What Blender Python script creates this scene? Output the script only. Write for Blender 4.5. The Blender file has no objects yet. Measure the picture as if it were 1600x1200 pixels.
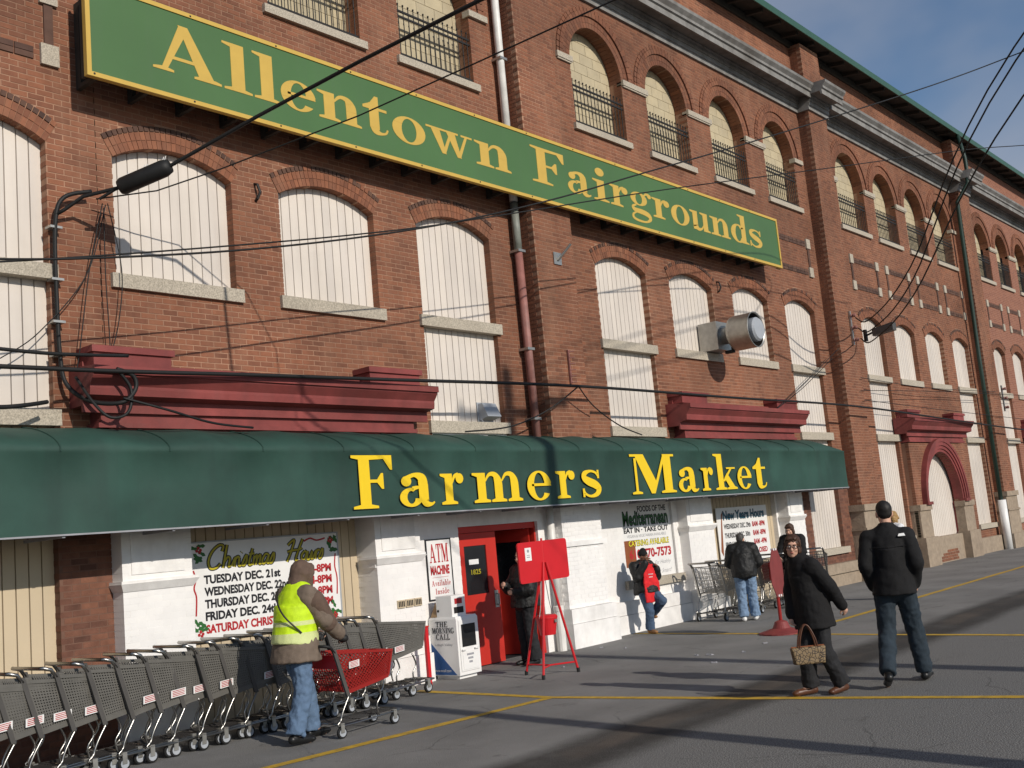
import bpy, bmesh, math, random
import numpy as np
from mathutils import Vector, Matrix, noise as mnoise
random.seed(7); rng = np.random.default_rng(7)
S = bpy.context.scene; COL = S.collection
rad = math.radians
# ------------------------------------------------------------------ camera
CY, CH = -10.6, 1.75
cam = bpy.data.cameras.new('camera'); camo = bpy.data.objects.new('camera', cam); COL.objects.link(camo)
cam.sensor_width = 36; cam.lens = 1686.404/1600*36; cam.clip_end = 3000; cam.clip_start = .05
YAW, PIT, ROL = 0.87208143, 0.14007962, -0.09225513
fw = Vector((math.sin(YAW)*math.cos(PIT), math.cos(YAW)*math.cos(PIT), math.sin(PIT)))
rt = Vector((math.cos(YAW), -math.sin(YAW), 0)); up = rt.cross(fw)
rt2 = rt*math.cos(ROL)+up*math.sin(ROL); up2 = up*math.cos(ROL)-rt*math.sin(ROL)
M = Matrix((rt2, up2, -fw)).transposed().to_4x4(); M.translation = Vector((0, CY, CH)); camo.matrix_world = M
S.camera = camo
# ------------------------------------------------------------------ world + sun
SX, SZ = .14, .50                                   # light travels (SX, 1, -SZ)
sd = Vector((SX, 1, -SZ)).normalized()
elev = math.asin(-sd.z)
W = bpy.data.worlds.new('World'); S.world = W; W.use_nodes = True
nt = W.node_tree; N = nt.nodes; Lk = nt.links; N.clear()
sky = N.new('ShaderNodeTexSky'); sky.sky_type = 'NISHITA'; sky.sun_disc = False
sky.sun_elevation = elev; sky.sun_rotation = math.atan2(-sd.x, -sd.y); sky.air_density = 1.0; sky.dust_density = .35; sky.ozone_density = 3.0
tc = N.new('ShaderNodeTexCoord'); mp = N.new('ShaderNodeMapping'); mp.inputs['Scale'].default_value = (1, 1, 2.2)
ns = N.new('ShaderNodeTexNoise'); ns.inputs['Scale'].default_value = 1.5; ns.inputs['Detail'].default_value = 5; ns.inputs['Roughness'].default_value = .5; ns.inputs['Distortion'].default_value = .4
mp.inputs['Location'].default_value = (1.35, 0.25, 0.35)
cr = N.new('ShaderNodeValToRGB'); cr.color_ramp.elements[0].position = .44; cr.color_ramp.elements[1].position = .66
cr.color_ramp.elements[0].color = (0, 0, 0, 1); cr.color_ramp.elements[1].color = (.75, .75, .75, 1)
mx = N.new('ShaderNodeMixRGB'); mx.inputs[2].default_value = (3.7, 3.85, 4.4, 1)
bg = N.new('ShaderNodeBackground'); bg.inputs['Strength'].default_value = .10
wo = N.new('ShaderNodeOutputWorld')
Lk.new(tc.outputs['Generated'], mp.inputs[0]); Lk.new(mp.outputs[0], ns.inputs['Vector']); Lk.new(ns.outputs[0], cr.inputs[0])
Lk.new(cr.outputs[0], mx.inputs[0]); Lk.new(sky.outputs[0], mx.inputs[1]); Lk.new(mx.outputs[0], bg.inputs[0]); Lk.new(bg.outputs[0], wo.inputs[0])
sl = bpy.data.lights.new('sun', 'SUN'); sl.energy = 3.5; sl.angle = rad(.53); sl.color = (1, .93, .83)
so = bpy.data.objects.new('sun', sl); COL.objects.link(so); so.rotation_euler = (-sd).to_track_quat('Z', 'Y').to_euler(); so.location = (0, -30, 20)
V = S.view_settings; V.view_transform = 'Standard'; V.look = 'None'; V.exposure = 0; V.gamma = 1; V.use_curve_mapping = False
S.render.engine = 'CYCLES'; S.cycles.max_bounces = 6; S.cycles.use_denoising = True
# ------------------------------------------------------------------ materials
def mat(name, col, rough=.7, metal=0, var=.12, vscale=6, bump=0, bscale=80, col2=None, spec=.35, stain=0, stain_col=(.05, .04, .03), island=0, detail=6, stain_scale=.7, streak=0, streak_col=(.1,.09,.08), blotch=0, bl_scale=.42):
    m = bpy.data.materials.new(name); m.use_nodes = True; t = m.node_tree; n = t.nodes; l = t.links
    b = n['Principled BSDF']; b.inputs['Roughness'].default_value = rough; b.inputs['Metallic'].default_value = metal
    b.inputs['Specular IOR Level'].default_value = spec
    g = n.new('ShaderNodeNewGeometry')
    x = n.new('ShaderNodeTexNoise'); x.inputs['Scale'].default_value = vscale; x.inputs['Detail'].default_value = detail; l.new(g.outputs['Position'], x.inputs['Vector'])
    r = n.new('ShaderNodeValToRGB'); c2 = col2 or tuple(c*(1-var) for c in col); c1 = tuple(min(1, c*(1+var)) for c in col) if col2 is None else col
    r.color_ramp.elements[0].position = .3; r.color_ramp.elements[1].position = .7
    r.color_ramp.elements[0].color = (*c2, 1); r.color_ramp.elements[1].color = (*c1, 1); l.new(x.outputs[0], r.inputs[0]); out = r.outputs[0]
    if island:
        oi = n.new('ShaderNodeObjectInfo'); ad = n.new('ShaderNodeMath'); ad.operation = 'ADD'; fr = n.new('ShaderNodeMath'); fr.operation = 'FRACT'
        l.new(g.outputs['Random Per Island'], ad.inputs[0]); l.new(oi.outputs['Random'], ad.inputs[1]); l.new(ad.outputs[0], fr.inputs[0])
        q = n.new('ShaderNodeValToRGB'); q.color_ramp.elements[0].color = (1-island, 1-island, 1-island*.9, 1); q.color_ramp.elements[1].color = (1+island*.35, 1+island*.25, 1+island*.1, 1)
        e = q.color_ramp.elements.new(.14); e.color = (1-island*.65, 1-island*.68, 1-island*.6, 1)
        e = q.color_ramp.elements.new(.45); e.color = (1-island*.12, 1-island*.16, 1-island*.14, 1)
        mm = n.new('ShaderNodeMixRGB'); mm.blend_type = 'MULTIPLY'; mm.inputs[0].default_value = 1
        l.new(fr.outputs[0], q.inputs[0]); l.new(out, mm.inputs[1]); l.new(q.outputs[0], mm.inputs[2]); out = mm.outputs[0]
    if stain:
        s2 = n.new('ShaderNodeTexNoise'); s2.inputs['Scale'].default_value = stain_scale; s2.inputs['Detail'].default_value = 8; s2.inputs['Roughness'].default_value = .65; l.new(g.outputs['Position'], s2.inputs['Vector'])
        r2 = n.new('ShaderNodeValToRGB'); r2.color_ramp.elements[0].position = .5; r2.color_ramp.elements[1].position = .75
        r2.color_ramp.elements[0].color = (0, 0, 0, 1); r2.color_ramp.elements[1].color = (stain, stain, stain, 1)
        m2 = n.new('ShaderNodeMixRGB'); m2.inputs[2].default_value = (*stain_col, 1)
        l.new(s2.outputs[0], r2.inputs[0]); l.new(r2.outputs[0], m2.inputs[0]); l.new(out, m2.inputs[1]); out = m2.outputs[0]
    if streak:                                   # rain runs: noise drawn out along the vertical
        mpn = n.new('ShaderNodeMapping'); mpn.inputs['Scale'].default_value = (3.2, 3.2, .28); l.new(g.outputs['Position'], mpn.inputs[0])
        s3 = n.new('ShaderNodeTexNoise'); s3.inputs['Scale'].default_value = 1.4; s3.inputs['Detail'].default_value = 7; s3.inputs['Roughness'].default_value = .6; l.new(mpn.outputs[0], s3.inputs['Vector'])
        r3 = n.new('ShaderNodeValToRGB'); r3.color_ramp.elements[0].position = .48; r3.color_ramp.elements[1].position = .74
        r3.color_ramp.elements[0].color = (0, 0, 0, 1); r3.color_ramp.elements[1].color = (streak, streak, streak, 1)
        m3 = n.new('ShaderNodeMixRGB'); m3.inputs[2].default_value = (*streak_col, 1); l.new(s3.outputs[0], r3.inputs[0]); l.new(r3.outputs[0], m3.inputs[0]); l.new(out, m3.inputs[1]); out = m3.outputs[0]
    if blotch:                                   # broad uneven weathering
        s4 = n.new('ShaderNodeTexNoise'); s4.inputs['Scale'].default_value = bl_scale; s4.inputs['Detail'].default_value = 6; s4.inputs['Roughness'].default_value = .6; l.new(g.outputs['Position'], s4.inputs['Vector'])
        r4 = n.new('ShaderNodeValToRGB'); r4.color_ramp.elements[0].position = .34; r4.color_ramp.elements[1].position = .66; lo_ = 1-blotch; hi_ = 1+blotch*.45
        r4.color_ramp.elements[0].color = (lo_, lo_, lo_, 1); r4.color_ramp.elements[1].color = (hi_, hi_, hi_, 1)
        m4 = n.new('ShaderNodeMixRGB'); m4.blend_type = 'MULTIPLY'; m4.inputs[0].default_value = 1; l.new(out, m4.inputs[1]); l.new(s4.outputs[0], r4.inputs[0]); l.new(r4.outputs[0], m4.inputs[2]); out = m4.outputs[0]
    l.new(out, b.inputs['Base Color'])
    if bump:
        y = n.new('ShaderNodeTexNoise'); y.inputs['Scale'].default_value = bscale; y.inputs['Detail'].default_value = 4; l.new(g.outputs['Position'], y.inputs['Vector'])
        bp = n.new('ShaderNodeBump'); bp.inputs['Strength'].default_value = bump; bp.inputs['Distance'].default_value = .02; l.new(y.outputs[0], bp.inputs['Height']); l.new(bp.outputs[0], b.inputs['Normal'])
    m.diffuse_color = (*col, 1)
    return m
MT = dict(
 brick=mat('brick', (.232, .094, .052), .85, blotch=.30, var=.12, vscale=9, island=.30, streak=.5, streak_col=(.285, .15, .092), stain=.6, stain_col=(.175, .08, .05), bump=.25, bscale=120, stain_scale=.9),
 brick_dark=mat('brick_dark', (.105, .058, .042), .85, var=.2, island=.4, bump=.2),
 mortar=mat('mortar', (.33, .185, .12), .95, blotch=.35, var=.2, vscale=3, stain=.5, stain_col=(.30, .17, .12), bump=.3),
 white_brick=mat('painted_brick', (.82, .80, .775), .5, var=.03, island=.03, stain=.2, stain_col=(.62, .58, .54), bump=.12, bscale=60),
 white_paint=mat('white_paint', (.83, .81, .785), .5, blotch=.10, bl_scale=1.5, var=.05, streak=.28, streak_col=(.52, .49, .45), stain=.25, stain_col=(.5, .46, .42), bump=.15, bscale=50),
 board=mat('white_board', (.68, .615, .545), .5, blotch=.10, var=.04, vscale=1.5, island=.07, streak=.3, streak_col=(.48, .42, .36), stain=.15, stain_col=(.5, .43, .36)),
 cream=mat('cream_board', (.55, .45, .31), .55, var=.05, vscale=1.5, island=.06),
 block=mat('cream_block', (.47, .40, .265), .85, var=.07, island=.12, bump=.2),
 blockm=mat('block_mortar', (.62, .54, .38), .9),
 stone=mat('sill_stone', (.42, .37, .295), .85, var=.3, vscale=70, bump=.3, stain=.4, stain_col=(.2, .17, .13), detail=2),
 base=mat('base_stone', (.31, .245, .18), .85, var=.15, vscale=8, bump=.4, bscale=25, stain=.6, stain_col=(.17, .125, .09)),
 corn=mat('cornice_paint', (.23, .222, .21), .7, streak=.5, streak_col=(.09,.08,.07), var=.2, vscale=5, stain=.8, stain_col=(.10, .085, .07), bump=.2),
 soffit=mat('soffit_wood', (.045, .04, .032), .8, var=.2),
 red=mat('red_paint', (.235, .052, .047), .65, blotch=.3, bl_scale=1.2, var=.12, vscale=5, bump=.15, stain=.75, stain_col=(.15, .05, .04), streak=.5, streak_col=(.17,.055,.05)),
 green_pipe=mat('dark_green_pipe', (.018, .040, .03), .5, var=.1),
 green_roof=mat('green_metal', (.033, .092, .062), .45, var=.08),
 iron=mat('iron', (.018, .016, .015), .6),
 canvas=mat('awning_canvas', (.025, .068, .052), .65, blotch=.3, bl_scale=.8, var=.14, vscale=1.2, streak=.5, streak_col=(.022, .045, .038), stain=.3, stain_col=(.05,.08,.068), bump=.1, bscale=300),
 yellow=mat('yellow_letter', (.80, .55, .015), .5, var=.02),
 sgreen=mat('sign_green', (.068, .145, .05), .45, streak=.3, streak_col=(.085,.14,.07), var=.12, vscale=.5),
 sgold=mat('sign_gold', (.56, .37, .075), .5, var=.04),
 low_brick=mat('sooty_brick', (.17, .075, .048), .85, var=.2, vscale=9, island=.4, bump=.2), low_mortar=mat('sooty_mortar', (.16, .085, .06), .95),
 asphalt=mat('asphalt', (.195, .189, .180), .9, var=.22, vscale=.8, bump=.55, bscale=90, stain=.55, stain_col=(.13, .127, .12), detail=12),
 black=mat('black_rubber', (.012, .012, .012), .6),
 chrome=mat('chrome', (.36, .35, .33), .3, metal=1, var=.1),
 steel=mat('galvanised_steel', (.42, .41, .38), .42, metal=.8, var=.12, vscale=12),
 alu=mat('grey_paint', (.35, .37, .4), .45, var=.05),
 post=mat('post_plastic', (.075, .07, .065), .5, var=.1),
 grey=mat('grey_plastic', (.122, .116, .104), .5, var=.1, vscale=10),
 kred=mat('bright_red_paint', (.56, .016, .022), .4, var=.04),
 cred=mat('red_plastic', (.27, .016, .013), .4, var=.08),
 dred=mat('door_red', (.50, .028, .018), .42, var=.04),
 white=mat('white_sign', (.78, .77, .75), .4, var=.03),
 glass=mat('dark_glass', (.015, .016, .018), .06, spec=.6),
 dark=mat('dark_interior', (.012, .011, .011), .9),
 paint_y=mat('road_yellow', (.48, .30, .03), .75, var=.2, vscale=12, stain=.6, stain_col=(.12, .1, .06), stain_scale=9),
 blk=mat('black_ink', (.015, .015, .018), .5), redink=mat('red_ink', (.42, .02, .025), .5), blue=mat('blue_ink', (.02, .09, .27), .5), dgreen=mat('green_ink', (.03, .13, .03), .5),
 teal=mat('teal_ink', (.03, .15, .22), .5), brown=mat('brown_ink', (.25, .08, .03), .5), gold=mat('gold_ink', (.42, .35, .02), .5), yel=mat('yellow_ink', (.8, .7, .03), .5), greyink=mat('grey_ink', (.3, .3, .32), .5),
 pipe=mat('white_pipe', (.72, .70, .66), .4), pipeg=mat('weathered_pipe', (.22, .23, .2), .5, var=.2), pipep=mat('pink_pipe', (.27, .115, .095), .55, var=.2, vscale=8, streak=.7, streak_col=(.42,.30,.27)),
)
# ------------------------------------------------------------------ helpers
class MB:
    def __init__(s): s.v = []; s.f = []; s.m = []
    def add(s, vs, fs, mi=0):
        o = len(s.v); s.v += [tuple(p) for p in vs]; s.f += [tuple(i+o for i in f) for f in fs]; s.m += [mi]*len(fs)
    def box(s, x0, x1, y0, y1, z0, z1, mi=0):
        s.add([(x0,y0,z0),(x1,y0,z0),(x1,y1,z0),(x0,y1,z0),(x0,y0,z1),(x1,y0,z1),(x1,y1,z1),(x0,y1,z1)],
              [(0,3,2,1),(4,5,6,7),(0,1,5,4),(1,2,6,5),(2,3,7,6),(3,0,4,7)], mi)
    def hexa(s, p, mi=0):            # 8 points in the order of box()
        s.add(p, [(0,3,2,1),(4,5,6,7),(0,1,5,4),(1,2,6,5),(2,3,7,6),(3,0,4,7)], mi)
    def tube(s, pts, r, n=8, mi=0, caps=True):
        pts = [Vector(p) for p in pts]; R = r if isinstance(r, (list, tuple)) else [r]*len(pts); o = len(s.v); prev = None
        for i, p in enumerate(pts):
            d = (pts[min(i+1, len(pts)-1)]-pts[max(i-1, 0)]).normalized()
            if prev is None:
                a = d.orthogonal().normalized()
            else:
                a = (prev-d*prev.dot(d)); a = a.normalized() if a.length > 1e-6 else d.orthogonal().normalized()
            prev = a; b = d.cross(a)
            for k in range(n):
                t = 2*math.pi*k/n; s.v.append(tuple(p+(a*math.cos(t)+b*math.sin(t))*R[i]))
        for i in range(len(pts)-1):
            for k in range(n):
                s.f.append((o+i*n+k, o+i*n+(k+1) % n, o+(i+1)*n+(k+1) % n, o+(i+1)*n+k)); s.m.append(mi)
        if caps:
            s.f.append(tuple(o+k for k in range(n-1, -1, -1))); s.f.append(tuple(o+(len(pts)-1)*n+k for k in range(n))); s.m += [mi, mi]
    def lathe(s, prof, c=(0,0,0), axis='z', n=24, mi=0):   # prof: (radius, height)
        o = len(s.v); c = Vector(c)
        for r, h in prof:
            for k in range(n):
                t = 2*math.pi*k/n; a, b = r*math.cos(t), r*math.sin(t)
                s.v.append(tuple(c+(Vector((a,b,h)) if axis == 'z' else Vector((a,-h,b)) if axis == '-y' else Vector((h,a,b)))))
        for i in range(len(prof)-1):
            for k in range(n): s.f.append((o+i*n+k, o+i*n+(k+1) % n, o+(i+1)*n+(k+1) % n, o+(i+1)*n+k)); s.m.append(mi)
    def extrude_x(s, prof, x0, x1, mi=0):   # prof: closed (y,z) outline
        n = len(prof); s.add([(x0,y,z) for y,z in prof]+[(x1,y,z) for y,z in prof],
            [(i,(i+1) % n,n+(i+1) % n,n+i) for i in range(n)]+[tuple(range(n-1,-1,-1)), tuple(range(n,2*n))], mi)
    def plate(s, pts, y0, y1, mi=0):        # outline (x,z) extruded between y0 (front) and y1
        n = len(pts); s.add([(x,y0,z) for x,z in pts]+[(x,y1,z) for x,z in pts],
            [(i,n+i,n+(i+1) % n,(i+1) % n) for i in range(n)]+[tuple(range(n)), tuple(range(2*n-1,n-1,-1))], mi)
    def strip(s, A, B, mi=0):
        n = len(A); s.add(list(A)+list(B), [(i,i+1,n+i+1,n+i) for i in range(n-1)], mi)
def pieces(mb):                                    # the connected pieces of a mesh builder
    p = list(range(len(mb.v)))
    def find(i):
        while p[i] != i: p[i] = p[p[i]]; i = p[i]
        return i
    for f in mb.f:
        a = find(f[0])
        for j in f[1:]: p[find(j)] = a
    out = {}
    for f, mi in zip(mb.f, mb.m): out.setdefault(find(f[0]), []).append((f, mi))
    for fs in out.values():
        m = MB(); ix = {}
        for f, mi in fs:
            for j in f:
                if j not in ix: ix[j] = len(m.v); m.v.append(mb.v[j])
            m.f.append(tuple(ix[j] for j in f)); m.m.append(mi)
        yield m
def each(name, mb, mats, parent=None, **k):
    o = None
    for m in pieces(mb): o = build(name, m, mats, parent, **k)
    return o
def link(o, parent=None):
    COL.objects.link(o)
    if parent is not None: o.parent = parent
    return o
def build(name, mb, mats, parent=None, smooth=False, loc=None, fixn=True):
    me = bpy.data.meshes.new(name); me.from_pydata(mb.v, [], mb.f)
    for m in (mats if isinstance(mats, (list, tuple)) else [mats]): me.materials.append(m)
    if any(mb.m): me.polygons.foreach_set('material_index', mb.m)
    if fixn:
        bm = bmesh.new(); bm.from_mesh(me); bmesh.ops.recalc_face_normals(bm, faces=bm.faces); bm.to_mesh(me); bm.free()
    if smooth: me.polygons.foreach_set('use_smooth', [True]*len(me.polygons))
    me.update(); o = link(bpy.data.objects.new(name, me), parent)
    if smooth == 'auto':
        me.shade_auto = None if False else None
    if loc is not None: o.location = loc
    return o
def inst(name, me, parent, loc=(0,0,0), scale=None):
    o = link(bpy.data.objects.new(name, me), parent); o.location = loc
    if scale: o.scale = scale
    return o
def tag(o, label, cat, group=None):
    o['label'] = label; o['category'] = cat
    if group: o['group'] = group
    return o
def thing(name, label, cat, loc=(0,0,0), rz=0, group=None, scale=1):
    o = bpy.data.objects.new(name, None); link(o); o.location = loc; o.rotation_euler = (0,0,rz); o.scale = (scale,)*3; o.empty_display_size = .2
    return tag(o, label, cat, group)
def copy_tree(o, parent=None):
    c = o.copy(); COL.objects.link(c)
    if parent is not None: c.parent = parent
    for ch in list(o.children): copy_tree(ch, c)
    return c
def structure(o): o['kind'] = 'structure'; return o
def stuff(o): o['kind'] = 'stuff'; return o
def ray(px, py):                                   # a photograph pixel (1600x1200) to a direction from the camera
    return rt2*((px-800)/1686.404)-up2*((py-600)/1686.404)+fw
def at(px, py, y=0):
    d = ray(px, py); t = (y-CY)/d.y; return Vector((t*d.x, y, CH+t*d.z))
def atz(px, py, z=0):
    d = ray(px, py); t = (z-CH)/d.z; return Vector((t*d.x, CY+t*d.y, z))
# ------------------------------------------------------------------ ground
g = MB(); g.add([(-400,-400,0),(600,-400,0),(600,400,0),(-400,400,0)], [(0,1,2,3)])
structure(build('ground', g, MT['asphalt']))
# ---- tar band and coarser roadway: marks in the asphalt itself
def asphalt_marks():
    m = MT['asphalt']; t = m.node_tree; n = t.nodes; l = t.links; b = n['Principled BSDF']
    src = b.inputs['Base Color'].links[0].from_socket
    g = n.new('ShaderNodeNewGeometry'); sp = n.new('ShaderNodeSeparateXYZ'); l.new(g.outputs['Position'], sp.inputs[0])
    def nz(scale, det=6, rough=.6):
        x = n.new('ShaderNodeTexNoise'); x.inputs['Scale'].default_value = scale; x.inputs['Detail'].default_value = det; x.inputs['Roughness'].default_value = rough; l.new(g.outputs['Position'], x.inputs['Vector']); return x.outputs[0]
    def mt(op, a, b2=None):
        x = n.new('ShaderNodeMath'); x.operation = op
        for i, v in enumerate((a, b2)):
            if v is None: continue
            if isinstance(v, (int, float)): x.inputs[i].default_value = v
            else: l.new(v, x.inputs[i])
        return x.outputs[0]
    def ramp(v, stops):
        r = n.new('ShaderNodeValToRGB'); e = r.color_ramp.elements
        while len(e) < len(stops): e.new(.5)
        for i, (p, c) in enumerate(stops): e[i].position = p; e[i].color = (c, c, c, 1) if isinstance(c, (int, float)) else (*c, 1)
        l.new(v, r.inputs[0]); return r.outputs[0]
    def mix(f, a, c, mode='MIX'):
        x = n.new('ShaderNodeMixRGB'); x.blend_type = mode
        l.new(f, x.inputs[0]); l.new(a, x.inputs[1])
        if isinstance(c, tuple): x.inputs[2].default_value = (*c, 1)
        else: l.new(c, x.inputs[2])
        return x.outputs[0]
    yy = mt('ADD', sp.outputs['Y'], mt('MULTIPLY', mt('SUBTRACT', nz(.5, 4), .5), .28))
    yy = mt('ADD', yy, mt('MULTIPLY', mt('SUBTRACT', nz(9, 3), .5), .10))
    yn = mt('DIVIDE', mt('ADD', yy, 12), 12)                     # 0 at y=-12, 1 at y=0
    road = ramp(yn, [(.56, 1), (.60, 0)])                        # the coarse roadway
    speck = ramp(nz(95, 2, .5), [(.36, (.06, .058, .055)), (.52, (.165, .162, .155)), (.66, (.31, .305, .29))])
    c = mix(road, src, speck)
    band = ramp(yn, [(.530, 0), (.552, .92), (.598, .92), (.622, 0)])
    band = mix(ramp(nz(1.3, 8, .7), [(.25, .45), (.6, 1)]), band, band, 'MULTIPLY') if False else mt('MULTIPLY', band, ramp(nz(1.1, 8, .7), [(.25, .65), (.5, 1)]))
    c = mix(band, c, (.024, .021, .018))
    rust = mt('MULTIPLY', ramp(yn, [(.565, 0), (.575, .8), (.59, .8), (.60, 0)]), ramp(nz(.35, 3), [(.5, 0), (.62, 1)]))
    c = mix(rust, c, (.10, .078, .06))
    c = mix(ramp(nz(2.2, 9, .7), [(.60, 0), (.70, .5)]), c, (.035, .032, .028))
    c = mix(ramp(nz(60, 2, .5), [(.42, 0), (.7, .22)]), c, (.13, .125, .115))
    v = n.new('ShaderNodeTexVoronoi'); v.feature = 'DISTANCE_TO_EDGE'; v.inputs['Scale'].default_value = .55
    wv = n.new('ShaderNodeMixRGB'); wv.blend_type = 'ADD'; wv.inputs[0].default_value = .35; l.new(g.outputs['Position'], wv.inputs[1]); w3 = n.new('ShaderNodeTexNoise'); w3.inputs['Scale'].default_value = 1.6; w3.inputs['Detail'].default_value = 8; l.new(g.outputs['Position'], w3.inputs['Vector']); l.new(w3.outputs['Color'], wv.inputs[2]); l.new(wv.outputs[0], v.inputs['Vector'])
    crk = mt('MULTIPLY', ramp(v.outputs['Distance'], [(.0, .5), (.008, 0)]), ramp(nz(.7, 3), [(.48, 0), (.56, 1)]))
    c = mix(crk, c, (.03, .028, .026))
    c = mix(mt('MULTIPLY', ramp(nz(.9, 10, .75), [(.5, 0), (.72, .7)]), ramp(yn, [(.60, 0), (.7, 1)])), c, (.21, .205, .195))
    l.new(c, b.inputs['Base Color'])
asphalt_marks()
Z0 = .004
def stripe(pts, w=.125, name='road_line', z=Z0):
    A, B = [], []
    pts = [Vector((*p, 0)) for p in pts]
    q = []
    for i in range(len(pts)-1):
        k = max(1, int((pts[i+1]-pts[i]).length/.4)); q += [pts[i].lerp(pts[i+1], j/k) for j in range(k)]
    q.append(pts[-1])
    for i, p in enumerate(q):
        d = (q[min(i+1, len(q)-1)]-q[max(i-1, 0)]).normalized(); s = Vector((-d.y, d.x, 0)); w2 = w*.5*random.uniform(.88, 1.08); p = p+s*random.uniform(-.006, .006)
        A.append((*(p+s*w2).xy, z)); B.append((*(p-s*w2).xy, z))
    m = MB(); m.strip(A, B); return structure(build(name, m, MT['paint_y'], fixn=False))
stripe([(9.40,-.75), (9.27,-2.94), (9.55,-5.2), (9.95,-7.5), (10.6,-11.5)])
stripe([(9.22,-2.95), (5.76,-2.66), (2.2,-2.4)], z=Z0)
stripe([(14.93,-.2), (14.62,-2.97), (14.35,-4.8), (14.0,-8)])
stripe([(14.75,-3.1), (16.4,-3.15), (26.8,-2.98), (60,-2.4)])
# ------------------------------------------------------------------ the brick building
BLD = thing('market_building', 'long red brick grandstand building with boarded arched windows and green roof', 'building', (0,0,0))
ROW = .0645; BL, GAP = .172, .013
LOW = {1: [(3.76,5.33), (6.09,7.65), (8.36,9.97), (10.79,12.38)], 2: [(15.16,16.75), (17.56,19.16), (20.0,21.57), (22.4,23.93)],
       3: [(26.66,28.06), (28.86,30.36), (31.2,32.66), (33.48,34.95)], 4: [(37.5,38.75), (39.6,40.95), (41.9,43.3), (44.2,45.6)]}
UPP = {1: [(3.7,5.3), (6.03,7.63), (8.38,9.98), (10.77,12.37)], 2: [(15.05,16.65), (17.48,19.0), (19.93,21.45), (22.36,23.9)],
       3: [(26.3,28.05), (28.75,30.3), (31.05,32.6), (33.3,34.95)], 4: [(37.3,38.8), (39.6,41.0), (41.9,43.3), (44.2,45.6)]}
PIL = [1.65, 13.13, 24.46, 35.35, 46.9]; PW = 1.02; PD = .30
LSP, LRISE, LSILL = 6.33, .22, 4.985          # lower windows: springing, rise, top of the sill
USP, USILL = 10.10, 8.875
def low_top(x, a, b, grow=0):
    c = (b-a)/2; R = c*c/(2*LRISE)+LRISE/2; xm = (a+b)/2; zc = LSP+LRISE-R
    R += grow; d = x-xm
    return zc+math.sqrt(max(R*R-d*d, 0))
def low_hole(z, grow):                         # interval of the lower arch opening at height z
    def f(a, b, zb):
        c = (b-a)/2; R = c*c/(2*LRISE)+LRISE/2; xm = (a+b)/2; zc = LSP+LRISE-R
        if z < zb: return None
        if z <= LSP: return (a, b)
        Rg = R+grow
        ang = math.asin(c/R); zs = zc+Rg*math.cos(ang)
        if z < zs:                              # beside the ring: the slanted skewback
            k = (z-zc)*math.tan(ang); return (xm-k, xm+k)
        if z < zc+Rg: k = math.sqrt(Rg*Rg-(z-zc)**2); return (xm-k, xm+k)
    return f
def holes(bay, z, grow, ugrow=0):
    out = []
    for i, (a, b) in enumerate(LOW[bay]):
        zb = LSILL-.16
        if i in (0, 3): zb = 0.72 if not (bay == 1 and i == 3) else 0
        h = low_hole(z, grow)(a, b, zb)
        if bay == 1 and i == 3 and z < 2.1: h = (10.9, 12.76)
        if h: out.append(h)
    for a, b in UPP[bay]:
        r = (b-a)/2+ugrow; xm = (a+b)/2
        if USILL-.11 <= z <= USP: out.append((a, b))
        elif USP < z < USP+r: k = math.sqrt(r*r-(z-USP)**2); out.append((xm-k, xm+k))
    return out
def solid(x0, x1, hs):
    hs = sorted(hs); out = []; x = x0
    for a, b in hs:
        if b <= x0 or a >= x1: continue
        if a > x: out.append((x, min(a, x1)))
        x = max(x, b)
    if x < x1: out.append((x, x1))
    return out
brick_faces = np.array([(0,1,5,4),(1,2,6,5),(3,0,4,7),(4,5,6,7),(0,3,2,1)])
class Boxes:                                    # many five-sided boxes at once
    def __init__(s): s.b = []
    def add(s, x0, x1, y0, y1, z0, z1): s.b.append((x0, x1, y0, y1, z0, z1))
    def build(s, name, m, parent):
        a = np.array(s.b, dtype=np.float32); n = len(a); v = np.empty((n, 8, 3), np.float32)
        for k, (i, j, q) in enumerate([(0,2,4),(1,2,4),(1,3,4),(0,3,4),(0,2,5),(1,2,5),(1,3,5),(0,3,5)]):
            v[:, k, 0] = a[:, i]; v[:, k, 1] = a[:, j]; v[:, k, 2] = a[:, q]
        f = (brick_faces[None]+(np.arange(n)*8)[:, None, None]).reshape(-1)
        me = bpy.data.meshes.new(name); me.vertices.add(n*8); me.vertices.foreach_set('co', v.reshape(-1))
        me.loops.add(n*20); me.loops.foreach_set('vertex_index', f.astype(np.int32))
        me.polygons.add(n*5); me.polygons.foreach_set('loop_start', np.arange(0, n*20, 4, dtype=np.int32)); me.polygons.foreach_set('loop_total', np.full(n*5, 4, np.int32))
        me.polygons.foreach_set('use_smooth', [False]*(n*5)); me.materials.append(m); me.update(calc_edges=True); me.validate()
        return link(bpy.data.objects.new(name, me), parent)
cands = []                                      # bricks near enough to be picked apart
def course(dst, x0, x1, y, depth, z, k, jog, near=False, endl=False, endr=False, gap=.013, jit=1):
    """one brick course from x0 to x1"""
    off = (k % 2)*(BL+GAP)/2+jog; st = BL+GAP; jog = jog+(.09 if k % 7 == 3 else 0)
    i = math.floor((x0-off)/st); x = off+i*st
    while x < x1:
        a, b = max(x+gap/2, x0), min(x+st-gap/2, x1)
        if a-x0 < .014: a = x0
        if x1-b < .014: b = x1
        if b-a > .035:
            e = rng.uniform(-.001, .001)*jit; d = depth if (a > x0+.01 or not endl) and (b < x1-.01 or not endr) else .17
            t = (a, b, y+e, y+e+d, z+gap/2, z+ROW-gap/2)
            if near and b-a > .15: cands.append(t)
            else: dst.add(*t)
        x += st
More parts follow.
